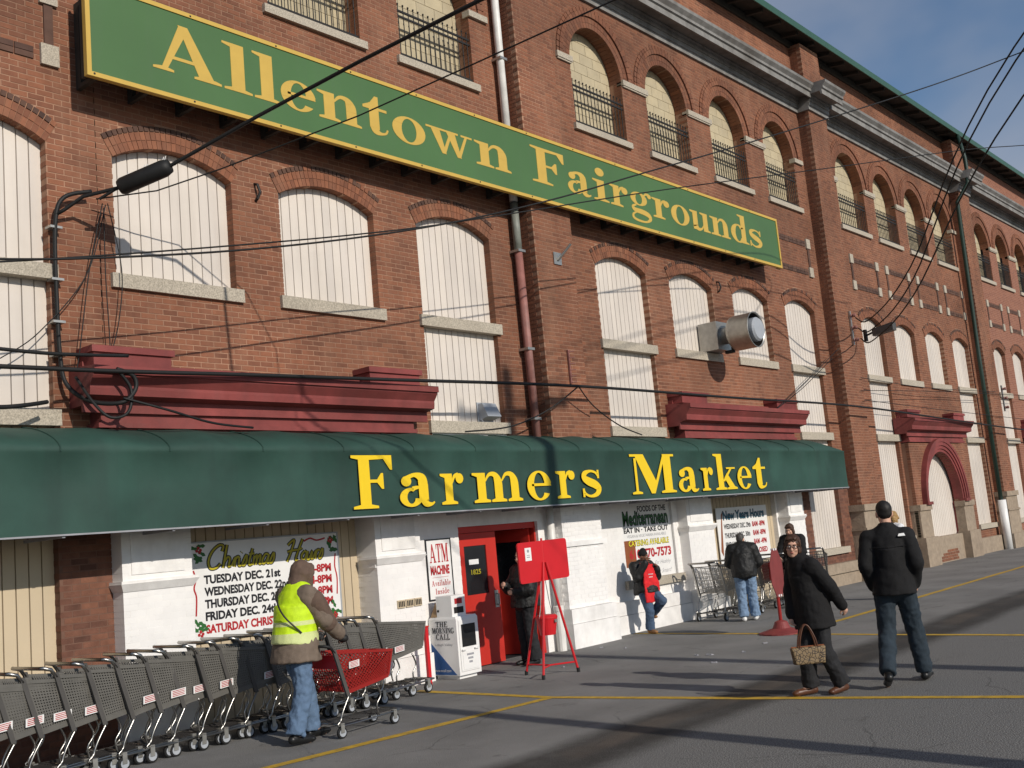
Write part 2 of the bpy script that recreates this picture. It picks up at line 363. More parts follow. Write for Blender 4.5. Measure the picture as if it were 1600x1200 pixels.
BK = Boxes(); BW = Boxes(); BS = Boxes(); backing = MB(); backw = MB(); backs = MB()
whites = [(5.9, 22.05)]
TOPZ = 13.4
for bay in (1, 2, 3):
    xa, xb = PIL[bay-1]+PW, PIL[bay]
    for k in range(int(TOPZ/ROW)):
        z = k*ROW; zm = z+ROW/2
        th = .12 if z < 8 else .27
        hs_r, hs_b = holes(bay, zm, .27, .2), holes(bay, zm, .02, .02)
        if zm < 2.3 and bay < 3:                # ground floor behind the market front is built separately
            cx = (8.03, 19.45)[bay-1]; hs_r = hs_r+[(cx-1.3, cx+1.3)]; hs_b = hs_b+[(cx-1.3, cx+1.3)]
        if bay == 3 and zm < 3.0: hs_r = hs_r+[(28.9, 31.7)]; hs_b = hs_b+[(28.9, 31.7)]
        if zm < 11.45 or zm > 11.9:
            for a, b in solid(xa, xb, hs_r):
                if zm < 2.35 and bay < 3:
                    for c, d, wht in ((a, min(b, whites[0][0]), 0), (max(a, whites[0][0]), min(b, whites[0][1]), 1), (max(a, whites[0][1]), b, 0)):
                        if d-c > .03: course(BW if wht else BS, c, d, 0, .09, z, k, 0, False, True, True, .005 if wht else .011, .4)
                else: course(BK, a, b, 0, .09, z, k, bay*.07, bay == 1 and a < 11.2 and 3.5 < z < 7.5, True, True)
        for a, b in [(max(a, u), min(b, w)) for a, b in solid(xa, xb, hs_b) for u, w in ((-99, 5.9), (5.9, 22.05), (22.05, 199)) if min(b, w)-max(a, u) > .01]:
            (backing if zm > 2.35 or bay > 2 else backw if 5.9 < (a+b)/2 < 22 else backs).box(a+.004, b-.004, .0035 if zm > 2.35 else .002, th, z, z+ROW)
for p in PIL[:4]:
    for k in range(int(13.15/ROW)):
        z = k*ROW; wht = p == PIL[1] and z < 2.3; d = BW if wht else BK
        if z < 1.6 and p >= PIL[2]: continue
        if 11.4 < z < 12.0: continue
        course(d, p, p+PW, -PD, .09, z, k, p % .1, p == PIL[1] and 3.4 < z < 4.6, False, False)
        for sx in (p, p+PW-.09):                # the sides
            c = .10 if k % 2 else .0
            d.add(sx-(.0 if sx > p else 0), sx+.09, -PD+.1, -PD+.1+.08+c*.5, z+GAP/2, z+ROW-GAP/2)
            d.add(sx, sx+.09, -PD+.19+c*.5, .03, z+GAP/2, z+ROW-GAP/2)
    if p == PIL[1]: backw.box(p+.006, p+PW-.006, -PD+.0035, .1, 0, 2.3)
    backing.box(p+.006, p+PW-.006, -PD+.0035, .1, 2.301 if p == PIL[1] else 0, 13.15)
# the far bays: the courses are too small to tell apart
def far_brick():
    m = MT['brick'].copy(); m.name = 'far_brick'; t = m.node_tree; n = t.nodes; l = t.links; b = n['Principled BSDF']
    g = n.new('ShaderNodeNewGeometry'); s = n.new('ShaderNodeSeparateXYZ'); c = n.new('ShaderNodeCombineXYZ'); l.new(g.outputs['Position'], s.inputs[0]); l.new(s.outputs[0], c.inputs[0]); l.new(s.outputs[2], c.inputs[1])
    k = n.new('ShaderNodeTexBrick'); k.inputs['Scale'].default_value = 1; k.inputs['Brick Width'].default_value = .185; k.inputs['Row Height'].default_value = ROW; k.inputs['Mortar Size'].default_value = .006
    k.inputs['Color1'].default_value = (.27, .11, .066, 1); k.inputs['Color2'].default_value = (.205, .08, .05, 1); k.inputs['Mortar'].default_value = (.33, .19, .135, 1); l.new(c.outputs[0], k.inputs['Vector'])
    l.new(k.outputs['Color'], b.inputs['Base Color']); return m
MT['brickfar'] = far_brick()
fb = MB()
for bay in (4,):
    xa, xb = PIL[3]+PW, PIL[4]
    k = 0
    while k*ROW < TOPZ:
        z = k*ROW
        for a, b in solid(xa, xb, holes(bay, z+ROW/2, .02, .02)): fb.box(a, b, 0, .2, z, z+ROW)
        k += 1
fb.box(PIL[4], PIL[4]+PW, -PD, .2, 0, 13.15); fb.box(PIL[4]+PW, 96, 0, .2, 0, TOPZ)
fb.box(96, 96.2, 0, 24, 0, TOPZ); fb.box(-12, PIL[0], 0, .2, 0, TOPZ); fb.box(-12.2, -12, 0, 24, 0, TOPZ); fb.box(-12, 96, 24, 24.2, 0, TOPZ)
wall = build('wall', backing, MT['mortar'], BLD, fixn=False)
build('far_wall', fb, MT['brickfar'], BLD, fixn=False)
swall = build('sooty_wall', backs, MT['low_mortar'], BLD, fixn=False); stuff(BS.build('sooty_brickwork', MT['low_brick'], swall))
wwall = build('painted_wall', backw, MT['white_paint'], BLD, fixn=False)
# singles: the bricks that show largest (nearest, in the frame)
def key(t):
    x, z = (t[0]+t[1])/2, (t[4]+t[5])/2; v = Vector((x, t[2], z))-camo.location; w = v.dot(fw); px = 800+1686.4*v.dot(rt2)/w; py = 600-1686.4*v.dot(up2)/w
    return (0 if 2 < px < 1598 and 2 < py < 1198 else 1, v.length)
cands.sort(key=key)
for t in cands[300:]: BK.add(*t)
bmes = {}
for t in cands[:300]:
    q = (round(t[1]-t[0], 3), round(t[3]-t[2], 3))
    if q not in bmes:
        m = MB(); m.box(-q[0]/2, q[0]/2, 0, q[1], -(ROW-GAP)/2, (ROW-GAP)/2); o = build('brick', m, MT['brick'], wall, fixn=False); bmes[q] = o.data
    else: o = inst('brick', bmes[q], wall)
    o.location = ((t[0]+t[1])/2, t[2], (t[4]+t[5])/2)
stuff(BK.build('brickwork', MT['brick'], wall)); stuff(BW.build('painted_brickwork', MT['white_brick'], wwall))
# ---- arches, windows
def ring_piece(m, xm, zc, R0, R1, a0, a1, y0, y1, mi=0):
    p = [(xm+R0*math.sin(a0), zc+R0*math.cos(a0)), (xm+R0*math.sin(a1), zc+R0*math.cos(a1)), (xm+R1*math.sin(a1), zc+R1*math.cos(a1)), (xm+R1*math.sin(a0), zc+R1*math.cos(a0))]
    (x0,z0),(x1,z1),(x2,z2),(x3,z3) = p
    m.hexa([(x0,y0,z0),(x1,y0,z1),(x1,y1,z1),(x0,y1,z0),(x3,y0,z3),(x2,y0,z2),(x2,y1,z2),(x3,y1,z3)], mi)
board_me = {}
def boards(par, a, b, z0, z1, y, m, w=.131, single=True, name='board'):
    n = max(1, round((b-a)/w)); w = (b-a)/n
    if single:
        kz = (round(w, 3), round(z1-z0, 2), m.name)
        for i in range(n):
            if kz not in board_me:
                q = MB(); h = z1-z0; g = .003; w2 = w/2-g
                q.hexa([(-w2+.004,0,0),(w2-.004,0,0),(w2,.03,0),(-w2,.03,0),(-w2+.004,0,h),(w2-.004,0,h),(w2,.03,h),(-w2,.03,h)])
                o = build(name, q, m, par, fixn=False); board_me[kz] = o.data
            else: o = inst(name, board_me[kz], par)
            o.location = (a+(i+.5)*w, y+rng.uniform(-.0015, .0015), z0)
    else:
        q = MB(); g = .004
        for i in range(n): x = a+(i+.5)*w; q.hexa([(x-w/2+g+.004,y,z0),(x+w/2-g-.004,y,z0),(x+w/2-g,y+.03,z0),(x-w/2+g,y+.03,z0),(x-w/2+g+.004,y,z1),(x+w/2-g-.004,y,z1),(x+w/2-g,y+.03,z1),(x-w/2+g,y+.03,z1)])
        build('boarding', q, m, par, fixn=False)
def back_panel(par, a, b, z0, z1, y, m):
    q = MB(); q.box(a, b, y, y+.03, z0, z1); build('backing_panel', q, m, par, fixn=False)
MT['board_gap'] = mat('board_gap', (.40, .355, .30), .8)
for bay in (1, 2, 3, 4):
    for i, (a, b) in enumerate(LOW[bay]):
        tall = i in (0, 3); xm = (a+b)/2; c = (b-a)/2; R = c*c/(2*LRISE)+LRISE/2; zc = LSP+LRISE-R; an = math.asin(c/R); m = MB()
        n = 27
        for j in range(n):
            t0, t1 = -an+2*an*j/n+.0018, -an+2*an*(j+1)/n-.0018
            ring_piece(m, xm, zc, R, R+.098, t0, t1, -.012+random.uniform(-.002, .002), .12); ring_piece(m, xm, zc, R+.104, R+.198, t0, t1, -.012+random.uniform(-.002, .002), .08)
            ring_piece(m, xm, zc, R+.204, R+.266, t0+.002, t1-.002, -.02+random.uniform(-.003, .003), .08, 1 if random.random() < .72 else 0)
        ring_piece(m, xm, zc, R+.002, R+.262, -an, an, .0, .1, 2) if False else None
        for j in range(12): ring_piece(m, xm, zc, R+.003, R+.262, -an+2*an*j/12, -an+2*an*(j+1)/12, -.003, .075, 2)
        win = build('window', m, [MT['brick'], MT['brick_dark'], MT['mortar']], BLD, fixn=False)
        y = .125
        q = MB(); q.box(a-.075, b+.075, -.05, .12, LSILL-.16, LSILL); build('sill', q, MT['stone'], win)
        if tall: q = MB(); q.box(a-.06, b+.06, -.05, .115, 3.29, 3.46); build('sill', q, MT['stone'], win)
        if tall and not (bay == 1 and i == 3): q = MB(); q.box(a-.09, b+.12, -.07, .115, .70, .84); build('sill', q, MT['stone'], win)
        back_panel(win, a-.05, b+.05, .5 if tall and not (bay == 1 and i == 3) else (2.4 if tall else LSILL-.1), LSP+LRISE+.04, y+.031, MT['board_gap'])
        if bay == 3 or bay == 4:
            boards(win, a-.01, b+.01, LSILL-.02, LSP+LRISE+.02, y, MT['board'], single=False)
            if tall: boards(win, a-.01, b+.01, 3.45, LSILL-.155, y-.035, MT['board'], single=False); boards(win, a-.01, b+.01, .83, 3.30, y-.02, MT['board'], single=False)
        else:
            boards(win, a-.01, b+.01, LSILL-.02, LSP+LRISE+.02, y, MT['board'])
            if tall: boards(win, a-.01, b+.01, 3.45, LSILL-.155, y-.035, MT['board'])
            if tall and not (bay == 1 and i == 3): boards(win, a-.01, b+.01, .83, 3.30, y-.02, MT['cream'] if bay == 1 else MT['board'])
    for i, (a, b) in enumerate(UPP[bay]):
        r = (b-a)/2; xm = (a+b)/2; m = MB(); n = 30
        for j in range(n):
            t0, t1 = -math.pi/2+math.pi*j/n+.004, -math.pi/2+math.pi*(j+1)/n-.004
            ring_piece(m, xm, USP, r, r+.1, t0, t1, -.004, .27); ring_piece(m, xm, USP, r+.107, r+.205, t0, t1, -.006, .08)
            ring_piece(m, xm, USP, r+.222, r+.315, t0, t1, -.034, .08); ring_piece(m, xm, USP, r+.32, r+.39, t0+.003, t1-.003, -.022, .07)
            ring_piece(m, xm, USP, r+.002, r+.31, t0-.004, t1+.004, .001, .07, 1)
        win = build('window', m, [MT['brick'], MT['mortar']], BLD, fixn=False)
        q = MB(); q.box(a-.09, b+.09, -.06, .27, USILL-.115, USILL); build('sill', q, MT['stone'], win)
        q = MB()
        xl = (UPP[bay][i-1][1]+.0 if i else a-.42); q.box(xl+(.0 if i else 0), a+.03, -.05, .1, USP-.075, USP+.03); q.box(xl+.02, a, -.035, .09, USP-.105, USP-.0755)
        if i == 3: q.box(b-.03, b+.42, -.05, .1, USP-.075, USP+.03)
        build('impost', q, MT['stone'], win)
        back_panel(win, a-.05, b+.05, USILL-.05, USP+r+.05, .295, MT['blockm'])
        q = MB(); bh = .205; bw = .405
        if bay <= 2 and not (bay == 1 and i == 0): blkme = None
        rows_ = int((USP+r+.05-USILL)/bh)+1
        for k in range(rows_):
            x = a-.2+(k % 2)*bw/2-.1
            while x < b+.02:
                x0, x1 = max(x+.004, a-.03), min(x+bw-.004, b+.03)
                if x1-x0 > .05:
                    if bay <= 2:
                        kk = ('block', round(x1-x0, 2))
                        if kk not in board_me:
                            w_ = MB(); w_.box(-(x1-x0)/2, (x1-x0)/2, 0, .02, 0, bh-.008); o = build('block', w_, MT['block'], win, fixn=False); board_me[kk] = o.data
                        else: o = inst('block', board_me[kk], win)
                        o.location = ((x0+x1)/2, .28+rng.uniform(-.001, .001), USILL+k*bh+.004)
                    else: q.box(x0, x1, .28, .30, USILL+k*bh+.004, USILL+(k+1)*bh-.004)
                x += bw
        if bay > 2: build('block_infill', q, MT['block'], win, fixn=False)
        q = MB(); nb = 15; yb = .035
        for k in range(nb):
            x = a+.05+(b-a-.1)*k/(nb-1); q.tube([(x,yb,USILL+.03), (x,yb,USILL+.84)], .0085, 6); q.lathe([(0,-.045),(.016,-.02),(.013,0),(0,.0)], (x,yb,USILL+.88), n=6)
            q.lathe([(0,-.02),(.016,0),(0,.02)], (x,yb,USILL+.42+.08*((k % 5)-2)*.5), n=6)
        for zz in (.06, .66, .745): q.box(a-.0, b+.0, yb-.012, yb+.012, USILL+zz, USILL+zz+.03)
        build('railing', q, MT['iron'], win, fixn=False)
# ---- cornice, parapet frieze, eaves
def profile_run(name, segs, m, parent=BLD):
    q = MB()
    for prof, x0, x1 in segs: q.extrude_x(prof, x0, x1)
    return build(name, q, m, parent)
def shift(p, d): return [(y-d if y < .05 else y, z) for y, z in p]
arch_p = [(.1,11.40),(-.05,11.40),(-.05,11.50),(-.075,11.505),(-.075,11.60),(-.1,11.605),(-.1,11.70),(-.14,11.72),(-.14,11.75),(.1,11.75)]
coro_p = [(.1,11.751),(-.38,11.751),(-.40,11.66),(-.44,11.66),(-.44,11.78),(-.48,11.80),(-.48,11.86),(-.55,11.93),(-.56,11.99),(.1,12.03)]
runs = []; cuts = [-12]
for p in PIL: cuts += [p-.06, p+PW+.06]
cuts.append(96)
for i in range(len(cuts)-1): runs.append((cuts[i], cuts[i+1], PD if i % 2 else 0))
profile_run('cornice', [(shift(arch_p, d), a, b) for a, b, d in runs], MT['corn'])
profile_run('corona', [(shift(coro_p, d), a+.001-(.03 if d else 0), b-.001+(.03 if d else 0)) for a, b, d in runs], MT['corn'])
q = MB()
for x in np.arange(-12, 96, .9):                                # rafters under the eaves
    q.hexa([(x,-.46,13.17),(x+.09,-.46,13.17),(x+.09,0,13.24),(x,0,13.24),(x,-.46,13.27),(x+.09,-.46,13.27),(x+.09,0,13.36),(x,0,13.36)])
q.hexa([(-12,-.50,13.26),(96,-.50,13.26),(96,.1,13.37),(-12,.1,13.37),(-12,-.50,13.28),(96,-.50,13.28),(96,.1,13.40),(-12,.1,13.40)])
q.box(-12, 96, -.05, -.002, 13.12, 13.3)
build('eaves', q, MT['soffit'], BLD)
q = MB(); q.extrude_x([(-.51,13.26),(-.57,13.19),(-.60,13.19),(-.60,13.36),(-.51,13.37)], -12.2, 96.2); build('gutter', q, MT['green_roof'], BLD)
q = MB(); q.hexa([(-12.3,-.53,13.29),(96.3,-.53,13.29),(96.3,12,17.6),(-12.3,12,17.6),(-12.3,-.53,13.34),(96.3,-.53,13.34),(96.3,12,17.65),(-12.3,12,17.65)])
q.hexa([(-12.3,12.01,17.6),(96.3,12.01,17.6),(96.3,25,12.9),(-12.3,25,12.9),(-12.3,12.01,17.65),(96.3,12.01,17.65),(96.3,25,13.15),(-12.3,25,13.15)])
build('roof', q, MT['green_roof'], BLD)
# ---- brick panels with stone corners between the storeys
def deco(x0, x1):
    for x in (x0, x1-.2):
        for z in (7.19, 7.89): q = MB(); q.box(x, x+.2, -.04, .02, z, z+.235); o = build('corner_stone', q, MT['stone'], BLD)
    r = MB()
    for z in (7.93, 8.0, 7.23, 7.30):
        x = x0+.205
        while x < x1-.3: r.box(x, x+.2, -.014, .02, z, z+.063); x += .212
    for x in (x0+.05, x1-.15): r.box(x, x+.10, -.02, .02, 7.43, 7.885)
    each('brick', r, MT['brick_dark'], o)
for x0, x1 in ((26.45,28.3),(28.8,30.6),(31.1,32.9),(33.4,35.15),(22.2,24.12),(37.5,39.2),(39.8,41.3),(42,43.5),(3.55,5.5)): deco(x0, x1)
# ---- the red pediments over the entrances
def pediment(cx, w, deep=True):
    q = MB(); h = w/2
    q.extrude_x([(.05,3.47),(-.24,3.47),(-.24,3.40),(-.27,3.40),(-.27,3.53),(-.42,3.56),(-.43,3.63),(-.43,3.66),(-.50,3.75),(-.50,3.77),(-.53,3.77),(-.53,3.85),(.05,3.90)], cx-h, cx+h)
    p = build('pediment', q, MT['red'], BLD)
    q = MB(); q.box(cx-h+.22, cx+h-.22, -.22, .02, 3.28, 3.469); q.box(cx-h+.18, cx+h-.18, -.245, .02, 3.25, 3.30); build('frieze', q, MT['red'], p)
    for x in (cx-h+.12, cx+h-1.02): q = MB(); q.box(x, x+.9, -.30, .0, 3.895, 4.03); q.box(x-.03, x+.93, -.33, .0, 4.031, 4.10); build('pedestal', q, MT['red'], p)
    q = MB(); q.box(cx-h+.1, cx+h-.1, -.1, .0, 3.88, 3.96); build('blocking_course', q, MT['red'], p)
    return p
pediment(7.97, 4.94); pediment(19.38, 4.9); pediment(30.35, 4.7); pediment(41.6, 4.7)
q = MB(); q.box(5.82, 10.1, -.2, .0, 2.4, 3.249); build('painted_frieze', q, MT['red'], BLD)
# ---- portals: projecting brick fronts under the pediments
def portal(cx, hw, r, spring, white):
    bk, mo = Boxes(), MB(); y = -.20
    for k in range(int(3.25/ROW)):
        z = k*ROW; zm = z+ROW/2
        if zm <= spring: hs = [(cx-r, cx+r)]
        elif zm < spring+r: t = math.sqrt(r*r-(zm-spring)**2); hs = [(cx-t, cx+t)]
        else: hs = []
        for a, b in solid(cx-hw, cx+hw, hs):
            course(bk, a, b, y, .09, z, k, .03); mo.box(a+.004, b-.004, y+.0035, -.001, z, z+ROW)
    return bk, mo
bk, mo = portal(30.3, 2.12, 1.34, 1.66, False)
po = build('portal', mo, MT['mortar'], BLD, fixn=False); stuff(bk.build('portal_brickwork', MT['brick'], po))
q = MB()
for R0, R1, y in ((1.33,1.41,-.26),(1.41,1.50,-.29),(1.50,1.60,-.32),(1.60,1.69,-.34)):
    for j in range(28): ring_piece(q, 30.3, 1.66, R0, R1, -math.pi/2+math.pi*j/28, -math.pi/2+math.pi*(j+1)/28, y, -.0 if R0 < 1.4 else -.15)
for s in (-1, 1): q.box(30.3+s*1.51-.19, 30.3+s*1.51+.19, -.35, -.15, 1.58, 1.66)
for x0, x1 in ((28.85,28.96),(31.64,31.75)): q.box(x0, x1, -.205, .1, .7, 1.6)
build('portal_arch', q, MT['red'], po)
boards(po, 28.9, 31.7, .7, 3.05, .06, MT['board'], single=False)
q = MB(); q.box(28.9, 31.7, -.12, .1, 0, .7)
for s in (-1, 1):
    x = 30.3+s*1.72; q.box(x-.40, x+.40, -.25, -.0, .0, 1.45); q.box(x-.43, x+.43, -.29, 0, 1.45, 1.6); q.box(x-.46, x+.46, -.33, 0, 0, .75)
each('pier_stone', q, MT['base'], po)
q = MB()
for r_ in range(4):
    x = 29.3+.1*(r_ % 2)+.25*r_
    while x < 30.9: q.box(x, x+.2, -.125, -.1, .03+r_*.075, .095+r_*.075); x += .212
each('brick', q, MT['brick'], po)
q = MB(); q.box(22.05, 24.45, -.11, .0, 0, .28); q.box(22.0, 24.45, -.16, .0, .28, .50); q.box(25.9, 27.9, -.11, .0, 0, .5); q.box(32.8, 35.7, -.14, .0, 0, .45); q.box(36.9, 96, -.14, 0, 0, .45)
for p in PIL[2:]:
    q.box(p-.05, p+PW+.05, -PD-.05, 0, .0, 1.15); q.box(p-.08, p+PW+.08, -PD-.08, 0, 1.15, 1.21); q.box(p-.04, p+PW+.04, -PD-.04, 0, 1.21, 1.6); q.box(p-.09, p+PW+.09, -PD-.09, 0, 1.6, 1.75); q.box(p-.12, p+PW+.12, -PD-.12, 0, 0, .45)
each('base_stone', q, MT['base'], BLD)
# ------------------------------------------------------------------ lettering
def crom(P, k=6):
    P = [np.array(p, float) for p in P]; out = []
    for i in range(len(P)-1):
        p0, p1, p2, p3 = P[max(i-1,0)], P[i], P[i+1], P[min(i+2,len(P)-1)]
        for j in range(k):
            t = j/k; out.append(.5*((2*p1)+(-p0+p2)*t+(2*p0-5*p1+4*p2-p3)*t*t+(-p0+3*p1-3*p2+p3)*t**3))
    out.append(P[-1]); return out
def stroke(pts, ws, k=6):                      # centre line with a width at each point, as quads
    c = crom([(*p, w) for p, w in zip(pts, ws)], k); L, R = [], []
    for i in range(len(c)):
        d = c[min(i+1,len(c)-1)][:2]-c[max(i-1,0)][:2]; d /= (np.hypot(*d)+1e-9); s = np.array([-d[1], d[0]])*c[i][2]/2
        L.append(c[i][:2]+s); R.append(c[i][:2]-s)
    return [[R[i], R[i+1], L[i+1], L[i]] for i in range(len(c)-1)]
def oring(cx, cy, rx, ry, ix, iy, a0=0, a1=360, n=28):
    A = [math.radians(a0+(a1-a0)*i/n) for i in range(n+1)]
    o = [(cx+rx*math.cos(a), cy+ry*math.sin(a)) for a in A]; q = [(cx+ix*math.cos(a), cy+iy*math.sin(a)) for a in A]
    return [[q[i], o[i], o[i+1], q[i+1]] for i in range(n)]
def disc(cx, cy, rx, ry=None): ry = ry or rx; return [[(cx+rx*math.cos(t), cy+ry*math.sin(t)) for t in np.linspace(0, 2*math.pi, 17)[:-1]]]
def bar(x0, x1, y0, y1): return [[(x0,y0),(x1,y0),(x1,y1),(x0,y1)]]
def foot(x, T, e=.11, y=0): return [[(x-e,y),(x+T+e,y),(x+T+e,y+.045),(x+T,y+.075),(x,y+.075),(x-e,y+.045)]]
def flag(x, T, y, e=.12): return [[(x-e,y),(x-e,y-.045),(x,y-.085),(x+T,y-.085),(x+T,y)]]
def head(x, T, y, e=.11): return [[(x-e,y),(x-e,y-.045),(x,y-.075),(x+T,y-.075),(x+T+e,y-.045),(x+T+e,y)]]
XH = .62; T = .2
def glyph(ch):
    s = lambda x, h=1.0, y0=0: bar(x, x+T, y0, h)
    if ch == 'l': return s(.12)+foot(.12,T)+flag(.12,T,1), .44
    if ch == 'i': return s(.12,XH)+foot(.12,T)+flag(.12,T,XH)+disc(.22,.86,.125), .44
    if ch == 'n': return s(.12,XH)+foot(.12,T,.1)+flag(.12,T,XH)+stroke([(.31,.44),(.42,.58),(.56,.575),(.63,.45),(.64,.3)],[.03,.07,.12,.19,.2])+bar(.54,.74,.0,.32)+foot(.54,T,.09), .85
    if ch == 'm': return glyph('n')[0]+stroke([(.73,.44),(.84,.58),(.98,.575),(1.05,.45),(1.06,.3)],[.03,.07,.12,.19,.2])+bar(.96,1.16,0,.32)+foot(.96,T,.09), 1.27
    if ch == 'r': return s(.12,XH)+foot(.12,T)+flag(.12,T,XH)+stroke([(.31,.42),(.38,.56),(.49,.59)],[.03,.07,.1])+disc(.52,.52,.105), .64
    if ch == 'u': return s(.11,XH)+flag(.11,T,XH)+stroke([(.21,.3),(.22,.12),(.34,.03),(.48,.08),(.56,.2)],[.2,.19,.11,.06,.03])+s(.55,XH)+flag(.55,T,XH)+[[(.75,0),(.85,0),(.85,.045),(.75,.075)]], .86
    if ch == 'o': return oring(.37,.31,.37,.33,.165,.285), .74
    if ch == 'e': return oring(.34,.31,.34,.33,.15,.285,20,325)+[[(.13,.30),(.675,.30),(.665,.36),(.13,.36)]]+stroke([(.66,.36),(.64,.46),(.57,.55)],[.06,.2,.2],3)[:0]+oring(.34,.31,.34,.33,.15,.285,8,22,3), .68
    if ch == 'c': return oring(.34,.31,.34,.33,.15,.285,45,325)+disc(.52,.5,.1), .66
    if ch == 'a': return bar(.40,.60,.1,.42)+stroke([(.5,.40),(.47,.55),(.32,.61),(.16,.55)],[.2,.18,.08,.09])+disc(.15,.49,.105,.1)+oring(.235,.175,.235,.185,.085,.125,60,350)+stroke([(.26,.35),(.34,.36),(.42,.37)],[.06,.07,.05])+stroke([(.5,.14),(.55,.04),(.66,.03),(.72,.07)],[.19,.13,.06,.03]), .74
    if ch == 'd': return oring(.33,.31,.33,.33,.13,.275,40,330)+s(.47,1)+flag(.47,T,1)+[[(.67,0),(.79,0),(.79,.045),(.67,.075)]], .8
    if ch == 'b': return oring(.42,.31,.33,.33,.14,.275,-150,150)+s(.11,1)+flag(.11,T,1), .76
    if ch == 'g': return oring(.31,.42,.29,.21,.115,.17)+stroke([(.5,.56),(.58,.63),(.68,.62)],[.04,.07,.1])+disc(.69,.585,.07)+stroke([(.2,.22),(.08,.14),(.14,.05),(.40,.03),(.60,-.02),(.66,-.14),(.52,-.25),(.28,-.27),(.08,-.22),(.07,-.1),(.2,-.01)],[.05,.08,.13,.16,.15,.1,.06,.07,.08,.06,.04]), .76
    if ch == 's': return stroke([(.50,.47),(.42,.57),(.27,.605),(.11,.55),(.10,.44),(.22,.36),(.40,.28),(.49,.18),(.42,.06),(.24,.015),(.09,.08),(.04,.19)],[.05,.055,.06,.12,.15,.19,.19,.15,.11,.06,.055,.05])+bar(.47,.525,.43,.63)+bar(.02,.075,0,.2), .58
    if ch == 't': return bar(.13,.33,.12,.70)+[[(.0,.55),(.13,.55),(.33,.62),(.33,.88),(.26,.88),(.15,.70),(.0,.61)]]+bar(.3,.50,.55,.615)+stroke([(.23,.16),(.26,.05),(.36,.02),(.46,.06),(.5,.15)],[.2,.16,.07,.045,.035]), .52
    if ch in 'wv':
        q = []; n = 2 if ch == 'w' else 1
        for k in range(n): x = .06+k*.37; q += [[(x,XH),(x+.22,XH),(x+.36,0),(x+.26,0)]]+[[(x+.26,0),(x+.34,0),(x+.49+.06,XH),(x+.49,XH)]]
        q += bar(-.04,.38,XH-.05,XH); x = .06+(n-1)*.37; q += bar(x+.38,x+.66,XH-.05,XH)
        if n == 2: q += bar(.36,.74,XH-.05,XH)
        return q, x+.62
    if ch == 'k': return s(.12)+foot(.12,T)+flag(.12,T,1)+[[(.3,.25),(.36,.22),(.66,.57),(.58,.57)]]+[[(.36,.33),(.47,.46),(.76,.04),(.54,.04)]]+foot(.52,.24,.07)+bar(.46,.8,.575,.62), .86
    if ch == 'A': return [[(.10,0),(.19,0),(.50,.78),(.46,1),(.42,1)]]+[[(.40,1),(.56,1),(1.0,0),(.74,0)]]+bar(.23,.7,.27,.335)+foot(.1,.09,.12)+foot(.74,.26,.1), 1.1
    if ch == 'F': return s(.13)+foot(.13,T,.13)+[[(.0,1),(.0,.95),(.13,.92),(.13,.9),(.6,.93),(.72,.72),(.76,.72),(.76,1)]]+bar(.33,.5,.48,.54)+[[(.44,.51),(.54,.66),(.58,.66),(.58,.36),(.54,.36)]], .78
    if ch == 'M': return [[(.1,0),(.16,0),(.16,.9),(.1,.9)]]+foot(.1,.06,.1)+bar(0,.2,.94,1)+[[(.12,1),(.36,1),(.68,.25),(.56,0),(.5,0)]]+[[(.53,0),(.6,0),(.97,1),(.90,1)]]+bar(.88,1.1,0,1)+foot(.88,.22,.1)+bar(.88,1.2,.94,1), 1.22
    if ch == 'T': return bar(.3,.5,0,1)+foot(.3,T)+[[(0,1),(0,.7),(.05,.7),(.16,.93),(.64,.93),(.75,.7),(.8,.7),(.8,1)]], .8
    if ch == 'I': return s(.12)+foot(.12,T)+head(.12,T,1), .44
    if ch == 'H': return s(.12)+foot(.12,T)+head(.12,T,1)+s(.62)+foot(.62,T)+head(.62,T,1)+bar(.3,.64,.48,.54), .94
    if ch == 'E': return glyph('F')[0]+[[(.1,0),(.78,0),(.78,.28),(.74,.28),(.6,.06),(.1,.06)]], .8
    if ch == 'L': return s(.13)+head(.13,T,1)+[[(.0,0),(.74,0),(.74,.3),(.7,.3),(.58,.06),(.0,.06)]], .76
    if ch == 'N': return bar(.12,.18,0,1)+foot(.12,.06)+bar(.76,.82,0,1)+head(.76,.06,1)+[[(.0,1),(.28,1),(.82,.12),(.82,0),(.74,0),(.15,.93),(0,.95)]], .94
    if ch == 'O': return oring(.46,.5,.46,.52,.24,.46), .92
    if ch == 'C': return oring(.46,.5,.46,.52,.24,.46,40,320)+bar(.76,.81,.62,1), .86
    if ch == 'G': return glyph('C')[0]+bar(.62,.82,.08,.42)+bar(.55,.9,.38,.44), .92
    if ch == 'R': return s(.12)+foot(.12,T)+[[(0,1),(0,.94),(.4,.94),(.4,1)]]+oring(.42,.73,.3,.27,.1,.21,-90,90,14)+bar(.3,.44,.46,.52)+[[(.42,.5),(.56,.47),(.88,.03),(.64,.03)]]+foot(.66,.2,.06), .9
    if ch == 'S': q, w = glyph('s'); return [[(x*1.35, y*1.62) for x, y in p] for p in q], w*1.35
    return [], .35
def serif(name, items, y, m, parent, th=.004, each=False):
    """items: (char, x0, x1, baseline z, cap height); each primitive a hair above the last so that none are coplanar"""
    q = MB(); k = 0
    for ch, x0, x1, z, h in items:
        gl, w = glyph(ch)
        if not gl: continue
        xs = [p[0] for g_ in gl for p in g_]; a, b = min(xs), max(xs); sx = (x1-x0)/(b-a)
        for pg in gl:
            k += 1; dy = (k % 7)*.00025
            q.plate([(x0+(p[0]-a)*sx, z+p[1]*h) for p in pg], y-th-dy, y)
        if each: build(name, q, m, parent); q = MB()
    return None if each else build(name, q, m, parent)
